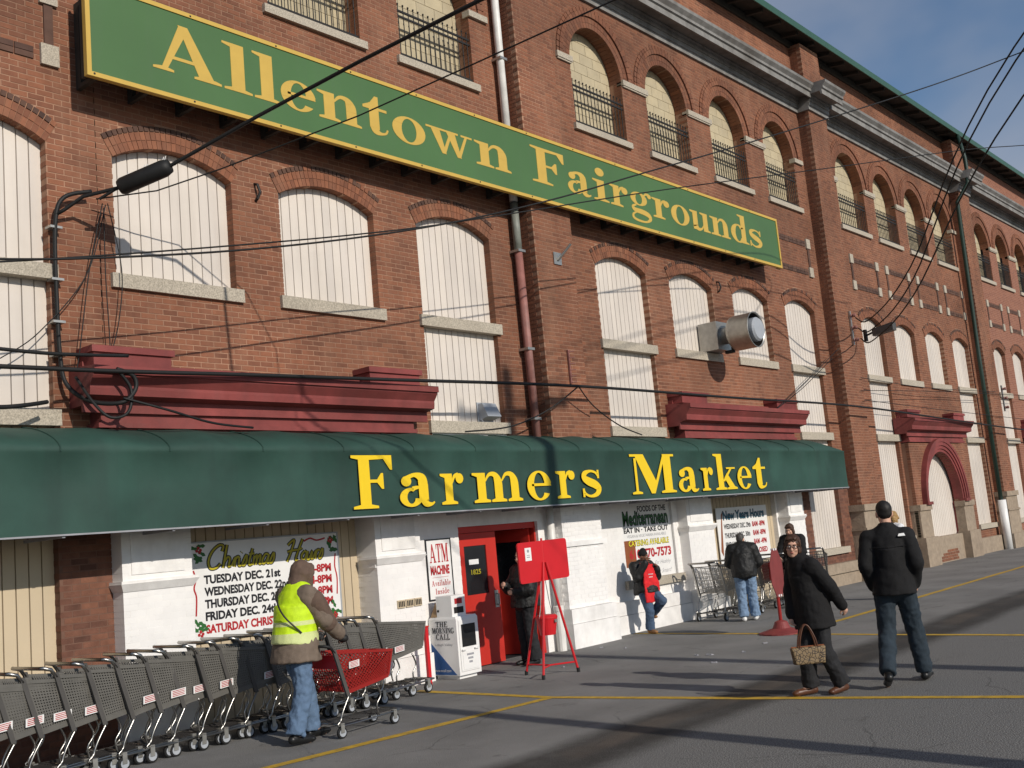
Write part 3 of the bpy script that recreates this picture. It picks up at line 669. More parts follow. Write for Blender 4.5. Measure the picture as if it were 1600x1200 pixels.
def serif_line(txt, x0, x1, z, h, gap=.12):
    W_ = []; tot = 0
    for ch in txt: w = glyph(ch)[1]; W_.append(w); tot += w+gap
    tot -= gap; s = (x1-x0)/tot; out = []; x = x0
    for ch, w in zip(txt, W_): out.append((ch, x, x+w*s, z, h)); x += (w+gap)*s
    return out
def sans(name, txt, x0, x1, z, h, y, m, parent, bold=.02, shear=0, th=.0015):
    cu = bpy.data.curves.new('t', 'FONT'); cu.body = txt; cu.size = 1; cu.offset = bold; cu.shear = shear; cu.resolution_u = 3
    o = bpy.data.objects.new('t', cu); COL.objects.link(o); bpy.context.view_layer.update()
    me = bpy.data.meshes.new_from_object(o.evaluated_get(bpy.context.evaluated_depsgraph_get())); bpy.data.objects.remove(o)
    n = len(me.vertices); co = np.empty(n*3, np.float32); me.vertices.foreach_get('co', co); co = co.reshape(-1, 3)
    a, b = co.min(0), co.max(0); hgt = b[1]-min(a[1], 0) if False else .73
    out = np.empty_like(co); out[:, 0] = x0+(co[:, 0]-a[0])*(x1-x0)/(b[0]-a[0]); out[:, 1] = y-th; out[:, 2] = z+co[:, 1]*h/hgt
    me.vertices.foreach_set('co', out.reshape(-1)); me.name = name; me.materials.clear(); me.materials.append(m); me.update()
    ob = link(bpy.data.objects.new(name, me), parent); return ob
def ribbon(name, paths, w, y, m, parent, tf):
    q = MB(); k = 0
    for pts in paths:
        for pg in stroke(pts, [w]*len(pts), 5):
            k += 1; dy = (k % 9)*.0001; q.add([(tf(p)[0], y-dy, tf(p)[1]) for p in pg], [(0,1,2,3)])
    return build(name, q, m, parent, fixn=False)
# ------------------------------------------------------------------ the big roof sign
sgn = thing('building_sign', 'long green sign with gold letters Allentown Fairgrounds across the brick front', 'sign', (0,0,0))
q = MB(); q.box(5.633, 21.507, -.455, -.40, 7.037, 8.038); q.box(5.64, 21.5, -.40, -.36, 7.04, 7.08, 0); build('panel', q, MT['sgreen'], sgn)
q = MB(); f0, f1 = -.468, -.40
q.box(5.58, 21.56, f0, f1, 6.985, 7.036); q.box(5.58, 21.56, f0, f1, 8.039, 8.09); q.box(5.58, 5.632, f0, f1, 7.0361, 8.0389); q.box(21.508, 21.56, f0, f1, 7.0361, 8.0389); build('frame', q, MT['sgold'], sgn)
q = MB()
for x in np.arange(5.66, 21.5, 1.22):
    for z in (7.015, 8.06): q.lathe([(0,.006),(.012,.004),(.012,0)], (x, -.468, z), '-y', 8)
each('bolt', q, MT['iron'], sgn)
q = MB()
for x in np.arange(5.7, 21.5, .61):
    if not any(p-.1 < x < p+PW+.1 for p in PIL): q = MB(); q.box(x, x+.05, -.40, -.001, 7.0, 7.05); q.box(x, x+.05, -.40, -.001, 7.95, 8.0); q.box(x, x+.05, -.1, -.001, 7.05, 7.95); build('bracket', q, MT['soffit'], sgn)
q = MB()
q.box(5.6, 13.1, -.4, -.36, 7.2, 7.26); q.box(14.2, 21.5, -.4, -.36, 7.2, 7.26); q.box(5.60, 5.63, -.399, -.30, 7.0, 8.06)
each('batten', q, MT['soffit'], sgn)
SL = [('A',6.37,7.27),('l',7.30,7.71),('l',7.73,8.13),('e',8.14,8.69),('n',8.72,9.46),('t',9.5,9.95),('o',10.03,10.67),('w',10.69,11.66),('n',11.71,12.53),('F',13.05,13.91),('a',13.98,14.62),('i',14.69,15.14),('r',15.18,15.74),('g',15.82,16.5),('r',16.52,17.11),('o',17.16,17.81),('u',17.84,18.58),('n',18.60,19.38),('d',19.43,20.16),('s',20.21,20.75)]
serif('letter', [(c, a, b, 7.30, .60) for c, a, b in SL], -.455, MT['sgold'], sgn, each=True)
# ------------------------------------------------------------------ awning
aw = thing('awning', 'long dark green canvas awning with yellow letters Farmers Market over the entrance', 'awning', (0,0,0))
X0, X1, YF, ZB, ZF, ZT = -4.0, 22.72, -.80, 2.15, 2.93, 3.26
q = MB(); xs = list(np.arange(X0, 21.9, .115))+list(np.linspace(21.9, X1, 14)); rows = []
def aw_prof(x):
    k = max(0, (x-21.95)/(X1-21.95)); zt = ZF+(ZT-ZF)*math.sqrt(max(0, 1-k*k)); ph = ((x+.3) % 1.16)/1.16; sag = math.sin(math.pi*ph)
    n1 = abs(mnoise.noise(Vector((x*1.3, 0, 1))))*.016; P = [(YF+.012, ZB), (YF+.018*sag+n1, ZB+.10), (YF+.024*sag+n1, ZB+.4), (YF+.016*sag+n1*.5, ZF-.02), (YF, ZF)]
    for t in np.linspace(.12, 1, 10):
        a = t*math.pi/2; P.append((YF+(1-math.cos(a))*-YF*.98-.012*(1-t), ZF+math.sin(a)*(zt-ZF)-.055*sag*math.sin(2*a)*.8))
    return P
for x in xs: rows.append([(x, y, z) for y, z in aw_prof(x)])
n = len(rows[0])
q.add([p for r_ in rows for p in r_], [(i*n+j, (i+1)*n+j, (i+1)*n+j+1, i*n+j+1) for i in range(len(rows)-1) for j in range(n-1)])
e = aw_prof(X1); q.add([(X1, y, z) for y, z in e]+[(X1, 0, ZB)], [tuple(range(n+1))]); e = aw_prof(X0); q.add([(X0, y, z) for y, z in e]+[(X0, 0, ZB)], [tuple(range(n, -1, -1))])
build('canvas', q, MT['canvas'], aw, smooth=True, fixn=False)
q = MB()
for x in np.arange(X0+.86, 21.8, 1.16): q.tube([(x, y-.004, z+.004) for y, z in aw_prof(x)[4:]], .008, 5)
each('seam', q, MT['canvas'], aw)
q = MB(); q.box(X0, X1, YF-.004, YF+.02, ZB-.010, ZB+.006); q.box(X1-.02, X1+.004, YF+.021, 0, ZB-.03, ZB+.01)
for x in np.arange(X0+.86, X1, 1.16): q.box(x, x+.03, YF+.021, -.0, ZB-.028, ZB+.002)
each('frame_bar', q, MT['greyink'], aw)
AL = [('F',8.55,9.21),('a',9.31,9.92),('r',10.04,10.48),('m',10.65,11.67),('e',11.79,12.33),('r',12.45,12.91),('s',13.08,13.56),('M',14.4,15.71),('a',15.8,16.44),('r',16.56,16.97),('k',17.02,17.8),('e',17.84,18.37),('t',18.45,18.96)]
XH_old = XH
serif('letter', [(c, a, b, 2.24, .645) for c, a, b in AL], YF-.0045, MT['yellow'], aw, th=.001, each=True)
serif('letter_outline', [(c, a-.007, b+.007, 2.233, .657) for c, a, b in AL], YF-.0018, MT['blk'], aw, th=.0004, each=True)
# ------------------------------------------------------------------ ground floor of the market (parts of the building)
MK = Boxes(); mkb = MB()
def wblock(x0, x1, y, z0, z1):
    for k in range(int(z0/ROW), int(z1/ROW)):
        course(MK, x0, x1, y, .06, k*ROW, k, .05, gap=.005, jit=.4); 
        for sx in (x0, x1-.06): MK.add(sx, sx+.06, y+.0605, .0, k*ROW+.0025, (k+1)*ROW-.0025)
    mkb.box(x0+.002, x1-.002, y+.0018, .04, z0, z1)
for x0, x1, y in ((5.90,6.72,-.20),(9.33,10.12,-.27),(16.92,17.82,-.20),(20.83,21.5,-.24)):
    wblock(x0, x1, y, .0, 2.35); mkb.box(x0+.1, x1-.1, y-.012, y+.01, 1.72, 2.35)
    mkb.hexa([(x0-.005,y-.01,1.55),(x1+.005,y-.01,1.55),(x1+.005,0,1.55),(x0-.005,0,1.55),(x0-.05,y-.06,1.63),(x1+.05,y-.06,1.63),(x1+.05,0,1.63),(x0-.05,0,1.63)]); mkb.box(x0-.04, x1+.04, y-.05, 0, 1.631, 1.66)
wblock(10.121, 10.985, -.15, 0, 2.4); wblock(12.725, 13.125, -.15, 0, 2.4)
mkb.box(10.986, 12.724, -.15, .1, 1.95, 2.6); mkb.box(10.79, 12.38, .0, .1, 2.601, 3.29); mkb.box(13.126, 13.30, -.14, .0, 0, 2.3)
for x0, x1, y in ((13.05,14.25,-.40),(9.28,10.15,-.33)):       # stepped base of the painted pilaster and pier
    mkb.box(x0, x1, y, -.0, 0, .36); mkb.box(x0+.02, x1-.02, y+.02, 0, .365, .58)
    mkb.box(x0+.03, x1-.03, y+.07, 0, 1.52, 1.60); mkb.box(x0+.06, x1-.02, y+.085, 0, .585, .60)
mkb.box(14.255, 16.9, -.13, 0, 0, .30); mkb.box(14.255, 16.9, -.115, 0, .306, .52); mkb.box(16.901, 18.0, -.27, 0, 0, .3); mkb.box(16.901, 17.95, -.25, 0, .306, .52); mkb.box(20.8, 21.6, -.3, 0, 0, .5)
for x in (15.1, 16.2): mkb.box(x, x+.012, -.117, -.1, .31, .515)
mk = each('market_front', mkb, MT['white_paint'], BLD); stuff(MK.build('painted_course', MT['white_brick'], mk))
for a, b in ((6.73,9.33),(18.15,20.75)):
    e_ = MB(); e_.box(a-.1, b+.1, .131, .16, 0, 2.5); e_ = build('entrance_boarding', e_, MT['board_gap'], BLD); boards(e_, a-.02, b+.02, 0, 2.45, .10, MT['cream'])
q = MB()
for x in (9.62, 9.77, 9.92): q.box(x, x+.13, -.29, -.268, .98, 1.08)
v_ = each('wall_vent', q, MT['cream'], BLD)
q = MB()
for x in (9.62, 9.77, 9.92):
    for k in range(4): q.box(x+.012+k*.029, x+.030+k*.029, -.293, -.288, .995, 1.065)
each('louvre', q, MT['iron'], v_)
# door: an opening into a dark lobby, the left leaf shut and the right one swung in
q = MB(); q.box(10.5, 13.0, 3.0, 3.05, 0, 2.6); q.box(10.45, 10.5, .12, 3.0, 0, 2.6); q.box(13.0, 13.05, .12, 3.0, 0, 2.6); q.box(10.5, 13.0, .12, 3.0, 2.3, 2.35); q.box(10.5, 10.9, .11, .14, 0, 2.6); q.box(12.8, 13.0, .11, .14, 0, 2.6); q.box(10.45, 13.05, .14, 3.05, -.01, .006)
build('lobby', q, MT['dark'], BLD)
q = MB(); q.box(10.986, 11.02, -.10, .08, 0, 1.949); q.box(12.69, 12.724, -.10, .08, 0, 1.949); q.box(11.021, 12.689, -.10, .08, 1.86, 1.949); build('door_frame', q, MT['dred'], BLD)
def leaf():
    q = MB(); w, h = .82, 1.84; q.box(0, .14, 0, .05, 0, h); q.box(.60, w, 0, .05, 0, h); q.box(.1401, .5999, 0, .05, 0, .98); q.box(.1401, .5999, 0, .05, 1.66, h); return q
d1 = build('door', leaf(), MT['dred'], BLD, loc=(11.025, -.06, .015)); q = MB(); q.box(.141, .599, .015, .03, .981, 1.659); build('door_glass', q, MT['glass'], d1)
sans('house_number', '1825', .27, .47, 1.26, .07, .0145, MT['gold'], d1); q = MB(); q.box(.24, .44, .0135, .0148, 1.40, 1.47); build('notice', q, MT['white'], d1)
q = MB(); q.tube([(.74,-.0,.80),(.74,-.05,.80),(.74,-.05,.95),(.74,0,.95)], .012, 6); q.box(.70, .78, -.006, 0, .76, 1.0); build('handle', q, MT['steel'], d1)
d2 = build('door', leaf(), MT['dred'], BLD, loc=(12.66, -.03, .015)); d2.rotation_euler = (0,0,rad(108)); q = MB(); q.box(.141, .599, .015, .03, .981, 1.659); build('door_glass', q, MT['glass'], d2)
# ------------------------------------------------------------------ signs on the market front
def panel_sign(name, label, x0, x1, z0, z1, y, m=None, frame=None):
    t = thing(name, label, 'sign'); q = MB(); q.box(x0, x1, y-.012, y, z0, z1); build('panel', q, m or MT['white'], t)
    if frame: q = MB(); w = .018; q.box(x0-w,x1+w,y-.018,y,z0-w,z0); q.box(x0-w,x1+w,y-.018,y,z1,z1+w); q.box(x0-w,x0,y-.018,y,z0,z1); q.box(x1,x1+w,y-.018,y,z0,z1); build('frame', q, frame, t)
    return t
CUR = {'C': ([[(.6,.72),(.62,.95),(.42,1),(.16,.75),(.06,.35),(.2,.03),(.45,.03),(.62,.2)]], .72),
 'H': ([[(.0,.75),(.15,.9),(.3,.95),(.2,.4),(.08,0)], [(.72,1),(.58,.5),(.5,.05),(.65,.05)], [(.02,.45),(.3,.5),(.62,.52),(.75,.6)]], .75),
 'h': ([[(.06,1),(.05,.5),(.04,0)], [(.05,.25),(.18,.46),(.29,.36),(.28,.05),(.38,.08)]], .42),
 'r': ([[(.0,.05),(.12,.42),(.13,.0)], [(.12,.3),(.22,.44),(.3,.38)]], .28), 'i': ([[(.02,.4),(.05,.05),(.16,.05)], [(.07,.6),(.09,.63)]], .18),
 's': ([[(.0,.05),(.15,.48),(.2,.2),(.1,.02),(.0,.1)]], .25), 't': ([[(.15,.75),(.08,.2),(.12,.02),(.25,.08)], [(.02,.5),(.28,.52)]], .25),
 'm': ([[(.03,.42),(.03,.0)], [(.03,.25),(.14,.44),(.18,.3),(.16,0)], [(.18,.25),(.3,.44),(.34,.3),(.33,.04),(.42,.06)]], .42),
 'a': ([[(.3,.4),(.14,.45),(.03,.2),(.1,.02),(.24,.15),(.31,.42),(.29,.05),(.4,.06)]], .38), 'o': ([[(.16,.44),(.03,.25),(.1,.02),(.24,.12),(.25,.36),(.14,.44)]], .3),
 'u': ([[(.02,.42),(.04,.08),(.14,.03),(.25,.4),(.26,.05),(.36,.06)]], .34)}
def cursive(txt):
    x = 0; out = []
    for ch in txt:
        if ch == ' ': x += .55; continue
        P_, w = CUR[ch]; out += [[(x+p[0]+p[1]*.22, p[1]) for p in s_] for s_ in P_]; x += w
    return out, x
xs = panel_sign('hours_sign', 'large white Christmas Hours sign with holly corners on the cream boarding', 6.86, 8.97, .93, 2.0, .06, frame=MT['alu'])
yy = .0475; pth, wd = cursive('Christmas Hours'); tf = lambda p: (7.05+p[0]*1.68/wd, 1.70+p[1]*.26)
ribbon('script', pth, .17, yy-.0002, MT['blk'], xs, tf); ribbon('script', pth, .085, yy-.0014, MT['gold'], xs, tf)
for k, (a, b) in enumerate((('TUESDAY DEC. 21st','8AM-8PM'),('WEDNESDAY DEC. 22nd','8AM-8PM'),('THURSDAY DEC. 23rd','8AM-8PM'),('FRIDAY DEC. 24th','8AM-4PM'))):
    z = 1.545-k*.135; sans('lettering', a, 7.02, 7.02+.062*len(a), z, .092, yy, MT['blk'], xs, .045); sans('lettering', b, 8.33, 8.85, z, .092, yy, MT['redink'], xs, .045)
sans('lettering', 'SATURDAY CHRISTMAS', 7.02, 8.2, 1.0, .092, yy, MT['redink'], xs, .045); sans('lettering', 'CLOSED', 8.36, 8.81, 1.0, .092, yy, MT['redink'], xs, .045)
q = MB()
for cx, cz in ((6.95,1.90),(8.88,1.88),(6.94,1.07),(8.89,1.05)):
    for k in range(7):
        a = random.uniform(0, 6.28); r_ = random.uniform(.03, .1); c = (cx+r_*math.cos(a)*.8, cz+r_*math.sin(a)); t = random.uniform(0, 6.28); L_ = .06
        pts = [(c[0]+L_*f_*math.cos(t)-s_*math.sin(t), c[1]+L_*f_*math.sin(t)+s_*math.cos(t)) for f_, s_ in ((-1,0),(-.5,-.022),(0,-.014),(.5,-.022),(1,0),(.5,.022),(0,.014),(-.5,.022))]
        q.plate(pts, yy-.0016-k*.0002, yy)
each('holly_leaf', q, MT['dgreen'], xs)
q = MB()
for cx, cz in ((6.97,1.92),(8.86,1.92),(6.95,1.0),(8.87,1.0)):
    for k in range(4): q.plate([(cx+.025*math.cos(k*1.7)+.018*math.cos(t), cz+.025*math.sin(k*1.7)+.018*math.sin(t)) for t in np.linspace(0,6.28,9)[:-1]], yy-.0036-k*.0002, yy)
for pts in ([(8.45,1.93),(8.55,1.96),(8.65,1.93),(8.78,1.95)], [(6.89,1.7),(6.915,1.6),(6.89,1.5),(6.915,1.4),(6.9,1.2)], [(8.93,1.75),(8.91,1.6),(8.935,1.45),(8.92,1.25)]):
    for pg in stroke(pts, [.02]*len(pts)): q.add([(p[0], yy-.0012, p[1]) for p in pg], [(0,1,2,3)])
each('ribbon', q, MT['redink'], xs)
at_ = panel_sign('cash_machine_sign', 'tall white ATM MACHINE sign with red letters left of the door', 10.33, 10.78, 1.02, 1.80, -.152, frame=MT['blk'])
yy = -.1645; serif('lettering', serif_line('ATM', 10.375, 10.735, 1.50, .25, .05), yy, MT['redink'], at_, .0008); sans('lettering', 'MACHINE', 10.375, 10.735, 1.345, .115, yy, MT['redink'], at_, .05)
q = MB(); q.box(10.40, 10.71, yy-.001, yy, 1.30, 1.304); build('rule', q, MT['redink'], at_)
serif('lettering', serif_line('Available', 10.38, 10.74, 1.19, .075), yy, MT['redink'], at_, .0008); serif('lettering', serif_line('Inside', 10.44, 10.70, 1.08, .075), yy, MT['redink'], at_, .0008)
md = panel_sign('restaurant_sign', 'tall white sign for Mediterranean take out food behind the leaning man', 15.17, 16.72, .79, 2.14, .06, frame=MT['white'])
yy = .0475; sans('lettering', 'FOODS OF THE', 15.72, 16.62, 1.98, .10, yy, MT['blk'], md, .03); sans('lettering', 'Mediterranean', 15.25, 16.66, 1.76, .24, yy, MT['blk'], md, .05); sans('lettering', 'Mediterranean', 15.25, 16.66, 1.765, .23, yy-.0016, MT['dgreen'], md, .005)
sans('lettering', 'EAT IN · TAKE OUT', 15.25, 16.64, 1.63, .085, yy, MT['blk'], md, .04); sans('lettering', 'VEGAN & VEGETARIAN AVAILABLE', 15.33, 16.55, 1.545, .05, yy, MT['greyink'], md, 0)
sans('lettering', 'CATERING AVAILABLE', 15.35, 16.62, 1.40, .10, yy, MT['blk'], md, .05); sans('lettering', 'CATERING AVAILABLE', 15.36, 16.61, 1.403, .094, yy-.0016, MT['yel'], md, .01)
sans('lettering', '610-770-7573', 15.35, 16.66, 1.19, .15, yy, MT['redink'], md, .04); sans('lettering', 'Eat Healthy', 16.1, 16.62, 1.05, .07, yy, MT['greyink'], md, -.01, .5); sans('lettering', 'Eat Smart!', 16.12, 16.62, .89, .08, yy, MT['greyink'], md, -.01, .5)
q = MB(); q.box(15.19, 15.55, yy-.001, yy, 1.05, 1.50); build('picture', q, MT['brown'], md)
ny = panel_sign('hours_sign', 'white New Years Hours sign with blue heading on cream boarding behind carts', 18.38, 20.42, .86, 1.93, .06, frame=None)
yy = .0475; sans('lettering', 'New Years Hours', 18.62, 20.3, 1.70, .17, yy, MT['blk'], ny, .05); sans('lettering', 'New Years Hours', 18.63, 20.29, 1.704, .162, yy-.0016, MT['teal'], ny, .005)
for k, (a, b) in enumerate((('WEDNESDAY DEC. 29th','8AM -8PM'),('THURSDAY DEC. 30th','8AM -8PM'),('FRIDAY DEC. 31st','8AM -4PM'),('SATURDAY JAN. 1st','CLOSED'))):
    z = 1.52-k*.175; sans('lettering', a, 18.62, 18.62+.056*len(a), z, .095, yy, MT['blk'], ny, .03); sans('lettering', b, 19.75, 20.28, z, .10, yy, MT['redink'], ny, .04)
q = MB(); q.plate([(18.42,1.1),(18.5,1.0),(18.58,1.7),(18.64,1.88),(18.56,1.8)], yy-.001, yy); build('picture', q, MT['brown'], ny)
# ------------------------------------------------------------------ pipes on the wall
def wall_pipe(label, sections, r, n=12):
    t = thing('downspout', label, 'downspout')
    for nm, pts, m in sections:
        q = MB(); q.tube(pts, r, n); build('pipe', q, m, t, smooth=True)
    return t
wp = wall_pipe('downspout left of the brick pilaster, white above the sign and pink below', [(0, [(12.93,-.12,12.8),(12.93,-.12,7.02)], MT['pipe']), (0, [(12.93,-.12,7.0),(12.93,-.12,6.18)], MT['pipeg']), (0, [(12.93,-.12,6.2),(12.96,-.12,3.2)], MT['pipep'])], .065)
q = MB()
for z in (9.4, 7.9, 6.18, 4.6, 3.5): q.box(12.85, 13.02, -.195, .0, z, z+.04)
each('strap', q, MT['steel'], wp)
lp = wall_pipe('white painted drain pipe beside the red market door', [(0, [(12.92,-.25,2.3),(12.92,-.25,.62)], MT['pipe']), (0, [(12.92,-.25,.66),(12.92,-.25,.0)], MT['pipe'])], .06)
q = MB(); q.lathe([(.062,.58),(.08,.59),(.08,.66),(.062,.67)], (12.92,-.25,0)); q.tube([(12.92,-.25,.62),(12.92,-.25,0)], .072, 12); build('collar', q, MT['pipe'], lp)
gp = thing('downspout', 'dark green downspout on the third pilaster with a white pipe at its foot', 'downspout')
q = MB(); q.tube([(35.3,-.56,13.2),(35.35,-.66,12.4),(35.35,-.66,12.0),(35.3,-.64,11.55),(35.1,-.30,11.0),(35.05,-.25,6),(35.05,-.25,1.5)], .062, 12); build('pipe', q, MT['green_pipe'], gp, smooth=True)
q = MB(); q.tube([(35.05,-.27,1.5),(35.05,-.27,0)], .12, 14); build('foot_pipe', q, MT['white'], gp, smooth=True)
# ------------------------------------------------------------------ exhaust fan, vent, fixtures
fan = thing('exhaust_fan', 'round galvanised exhaust fan on a box sticking out between two windows', 'fan', (18.86, 0, 5.28))
q = MB(); q.box(-.27, .27, -.32, .09, -.28, .28); build('housing', q, MT['steel'], fan)
q = MB(); q.lathe([(.17,.32),(.17,.42),(.21,.46),(.33,.55),(.345,.60),(.345,1.02),(.355,1.03),(.335,1.03),(.325,.62),(.2,.6)], (0,0,0), '-y', 32); build('drum', q, MT['steel'], fan, smooth=True)
q = MB(); q.lathe([(.325,.66),(.325,1.01),(.326,1.01)], (0,0,0), '-y', 32); build('drum_shade', q, MT['iron'], fan)  # dark sleeve added so the inside of the steel drum looks shaded
q = MB(); q.lathe([(.0,1.10),(.20,1.10),(.235,1.06),(.235,.75),(.0,.75)], (0,0,0), '-y', 28); build('cap', q, MT['alu'], fan, smooth=False)
q = MB(); q.box(-.03, .05, -.5, -.32, -.36, -.30); q.tube([(0,-.48,-.34),(0,-.48,-.2)], .03); build('motor', q, MT['iron'], fan)
vh = thing('dryer_vent', 'small grey vent hood on the white boards above the awning', 'vent', (12.02, .085, 3.62)); q = MB(); q.hexa([(-.15,-.2,-.08),(.15,-.2,-.08),(.15,0,-.13),(-.15,0,-.13),(-.15,-.1,.13),(.15,-.1,.13),(.15,0,.13),(-.15,0,.13)]); build('hood', q, MT['alu'], vh)
q = MB(); q.box(-.17, .17, -.012, .0, -.15, .15); q.tube([(-.15,-.05,-.1),(-.15,-.12,-.18),(.0,-.12,-.18)], .008, 5); build('flange', q, MT['alu'], vh)
pl = thing('wall_bracket', 'grey steel plate with a slanting rod on the pilaster', 'bracket', (13.68, -.31, 6.14)); q = MB(); q.box(-.1, .1, -.01, .0, -.1, .1); build('plate', q, MT['steel'], pl); q = MB(); q.tube([(0,-.01,-.03),(.08,-.24,.2)], .022, 8); build('rod', q, MT['steel'], pl)
ld = thing('insulator_rack', 'thin rusty rack with stub arms fixed to the pilaster', 'bracket', (13.7, -.31, 4.3)); q = MB(); q.box(-.015, .015, -.03, 0, -.22, .33); build('rail', q, MT['pipep'], ld)
for k in range(6):
    q = MB(); q.tube([(0,-.03,-.2+k*.1),(.06,-.09,-.2+k*.1)], .01, 5); build('arm', q, MT['pipep'], ld)
for x, z, lab in ((8.0,6.28,'small rusty hook left of the second boarded window arch'), (19.4,6.42,'small rusty hook between the boarded windows beside the fan')):
    t = thing('wall_hook', lab, 'hook', (x, 0, z)); q = MB(); q.tube([(0,0,.1),(0,-.06,.08),(.02,-.08,-.02),(0,-.05,-.1),(0,0,-.12)], .018, 6); build('hook', q, MT['iron'], t)
fl = thing('floodlight', 'grey floodlight on a short arm beside the far window', 'lamp', (26.75, -.05, 6.0)); q = MB(); q.box(-.05, .05, -.02, .05, -.15, .15); q.tube([(0,-.02,0),(0,-.2,.05)], .025); build('arm', q, MT['iron'], fl)
q = MB(); q.hexa([(-.12,-.75,-.0),(.12,-.75,-.0),(.1,-.2,-.06),(-.1,-.2,-.06),(-.12,-.75,.2),(.12,-.75,.2),(.1,-.2,.12),(-.1,-.2,.12)]); build('head', q, MT['post'], fl)
for x, z, lab, y in ((25.2,6.0,'upper insulator rack on the brick pilaster by the floodlight',-.31),(25.75,4.55,'lower insulator rack beside the far tall window',-.02),(36.6,4.7,'insulator rack on the far pilaster with tangled wires',-.31)):
    t = thing('insulator_rack', lab, 'bracket', (x, y, z)); q = MB(); q.box(-.03, .03, -.04, 0, -.42, .42); build('rail', q, MT['steel'], t)
    for k in range(3): q = MB(); q.lathe([(0,0),(.05,.02),(.03,.05),(.05,.08),(.04,.12),(0,.13)], (0,-.04,-.3+.3*k), '-y', 10); build('insulator', q, MT['pipep'], t)
# ------------------------------------------------------------------ wires
def cable(label, pts, r=.012, sag=0, k=8, name='cable', cat='cable', m=None):
    q = MB(); P_ = crom(pts, k); 
    if sag: P_ = [p-np.array([0,0,sag*4*t*(1-t)]) for p, t in zip(P_, np.linspace(0,1,len(P_)))]
    q.tube(P_, r, 6); return tag(build(name, q, m or MT['black'], None, smooth=True), label, cat)
def px_line(pxs, ys): return [tuple(at(px, py, y)) for (px, py), y in zip(pxs, ys)]
cable('thick black cable rising from the wall splice over the green sign', [(5.36,-.10,5.5),tuple(at(100,328,-.15)),tuple(at(130,307,-.3)),tuple(at(187,293,-.6)),tuple(at(266,259,-1.05)),tuple(at(400,183,-1.9)),tuple(at(560,97,-3.1)),tuple(at(750,0,-4.9)),(10.4,-15,8.0)], .020, k=1)
cable('thin black wire rising from the wall splice towards the street', [tuple(at(150,311,-.15)),tuple(at(245,298,-.5)),tuple(at(345,264,-1.0)),tuple(at(560,181,-2.6)),tuple(at(740,100,-4.1)),tuple(at(960,0,-5.9)),(10.4,-15,7.0)], .008, k=1)
sp = thing('cable_splice', 'fat black splice case on the thick cable before the boarded window', 'cable splice'); a_, b_ = at(187,293,-.60), at(266,259,-1.05); d_ = (b_-a_); q = MB(); q.tube([a_+d_*t for t in (0,.04,.06,.88,.92,1)], [.075,.085,.092,.092,.085,.07], 14); build('case', q, MT['black'], sp, smooth=True)
q = MB(); q.tube([a_-d_*.4+Vector((0,0,-.03)), a_-d_*.1, a_, b_, b_+d_*.1], .017, 6); build('lead', q, MT['black'], sp)
q = MB()
for t in (.12,.45,.5,.82,.86): q.tube([a_+d_*t+Vector((0,-.03,.085)), a_+d_*(t+.03)+Vector((0,-.03,.125))], .005, 4)
each('tie', q, MT['white'], sp)
cable('twisted service wire sagging from the left up to the sky at right', px_line([(-60,404),(120,404),(360,392),(560,371),(720,345),(870,310),(1000,272),(1180,220),(1390,155),(1500,118),(1600,80),(1640,66)], [-1.4,-1.5,-1.6,-1.7,-1.9,-2.2,-2.6,-3.2,-4.2,-5,-6,-6.6]), .011)
cable('thin service wire running below the twisted wire across the facade', px_line([(-60,412),(120,402),(360,384),(560,366),(720,346),(1000,302),(1160,280),(1300,262),(1500,235),(1600,227),(1700,220)], [-1.2,-1.2,-1.3,-1.4,-1.6,-2.1,-2.5,-3.,-4.2,-5,-5.6]), .009)
cable('black cable bundle hung along the front just above the awning', [(3.6,-.62,3.74),(5.54,-.62,3.77),(7.4,-.6,3.83),(9.38,-.6,3.88),(13.45,-.62,3.98),(18.5,-.6,3.99),(24.26,-.62,4.0),(31,-.6,3.82),(37.4,-.6,3.66),(48,-.6,3.5)], .023)
for k, (dx, z1) in enumerate(((0,11.7),(.25,11.5),(.5,11.3))):
    cable(('upper of three service cables from the wall rack to the sky','middle of three service cables from the wall rack to the sky','lowest of three service cables from the wall rack to the sky')[k], [(25.3+dx*.3,-.42,6.25-.25*k),(25.0,-.9,6.1-.26*k),(23.3,-2.6,6.75-.30*k),(19.25,-6.25,(9.2,8.97,8.3)[k]),(10.4,-15,z1)], .016)
for k, p in enumerate(([(1345,610),(1480,612),(1600,618)],[(1345,590),(1450,606),(1555,612)],[(1350,625),(1470,640),(1600,655)],[(1300,560),(1250,610),(1185,660)],[(1310,545),(1255,600),(1200,650)])):
    cable(('thin sagging wire over the far red pediment','second thin sagging wire over the far red pediment','lowest thin wire drooping over the far red pediment','thin slanting guy wire left of the brick pilaster','second thin slanting guy wire left of the brick pilaster')[k], px_line(p, [-.35]*3), .008)
cd = thing('conduit', 'black conduit running down the wall left of the first whole boarded window', 'conduit')
q = MB(); q.tube(crom([(5.75,-.14,5.82),(5.45,-.12,5.70),(5.36,-.10,5.4),(5.36,-.08,4.6),(5.38,-.08,3.95),(5.42,-.14,3.68),(5.55,-.35,3.5),(5.75,-.58,3.46),(5.9,-.6,3.6),(5.88,-.6,3.74),(5.7,-.6,3.80)]), .023, 8); build('pipe', q, MT['black'], cd, smooth=True)
q = MB()
for z in (5.36, 4.35, 4.0, 4.8): q.box(5.30, 5.43, -.115, .0, z, z+.025)
each('clip', q, MT['steel'], cd)
lp_ = cable('black cable loop hanging under the red pediment corner', [(5.42,-.3,3.75),(5.5,-.5,3.45),(5.62,-.6,3.3),(5.8,-.62,3.36),(5.85,-.6,3.6),(5.72,-.6,3.78)], .017)
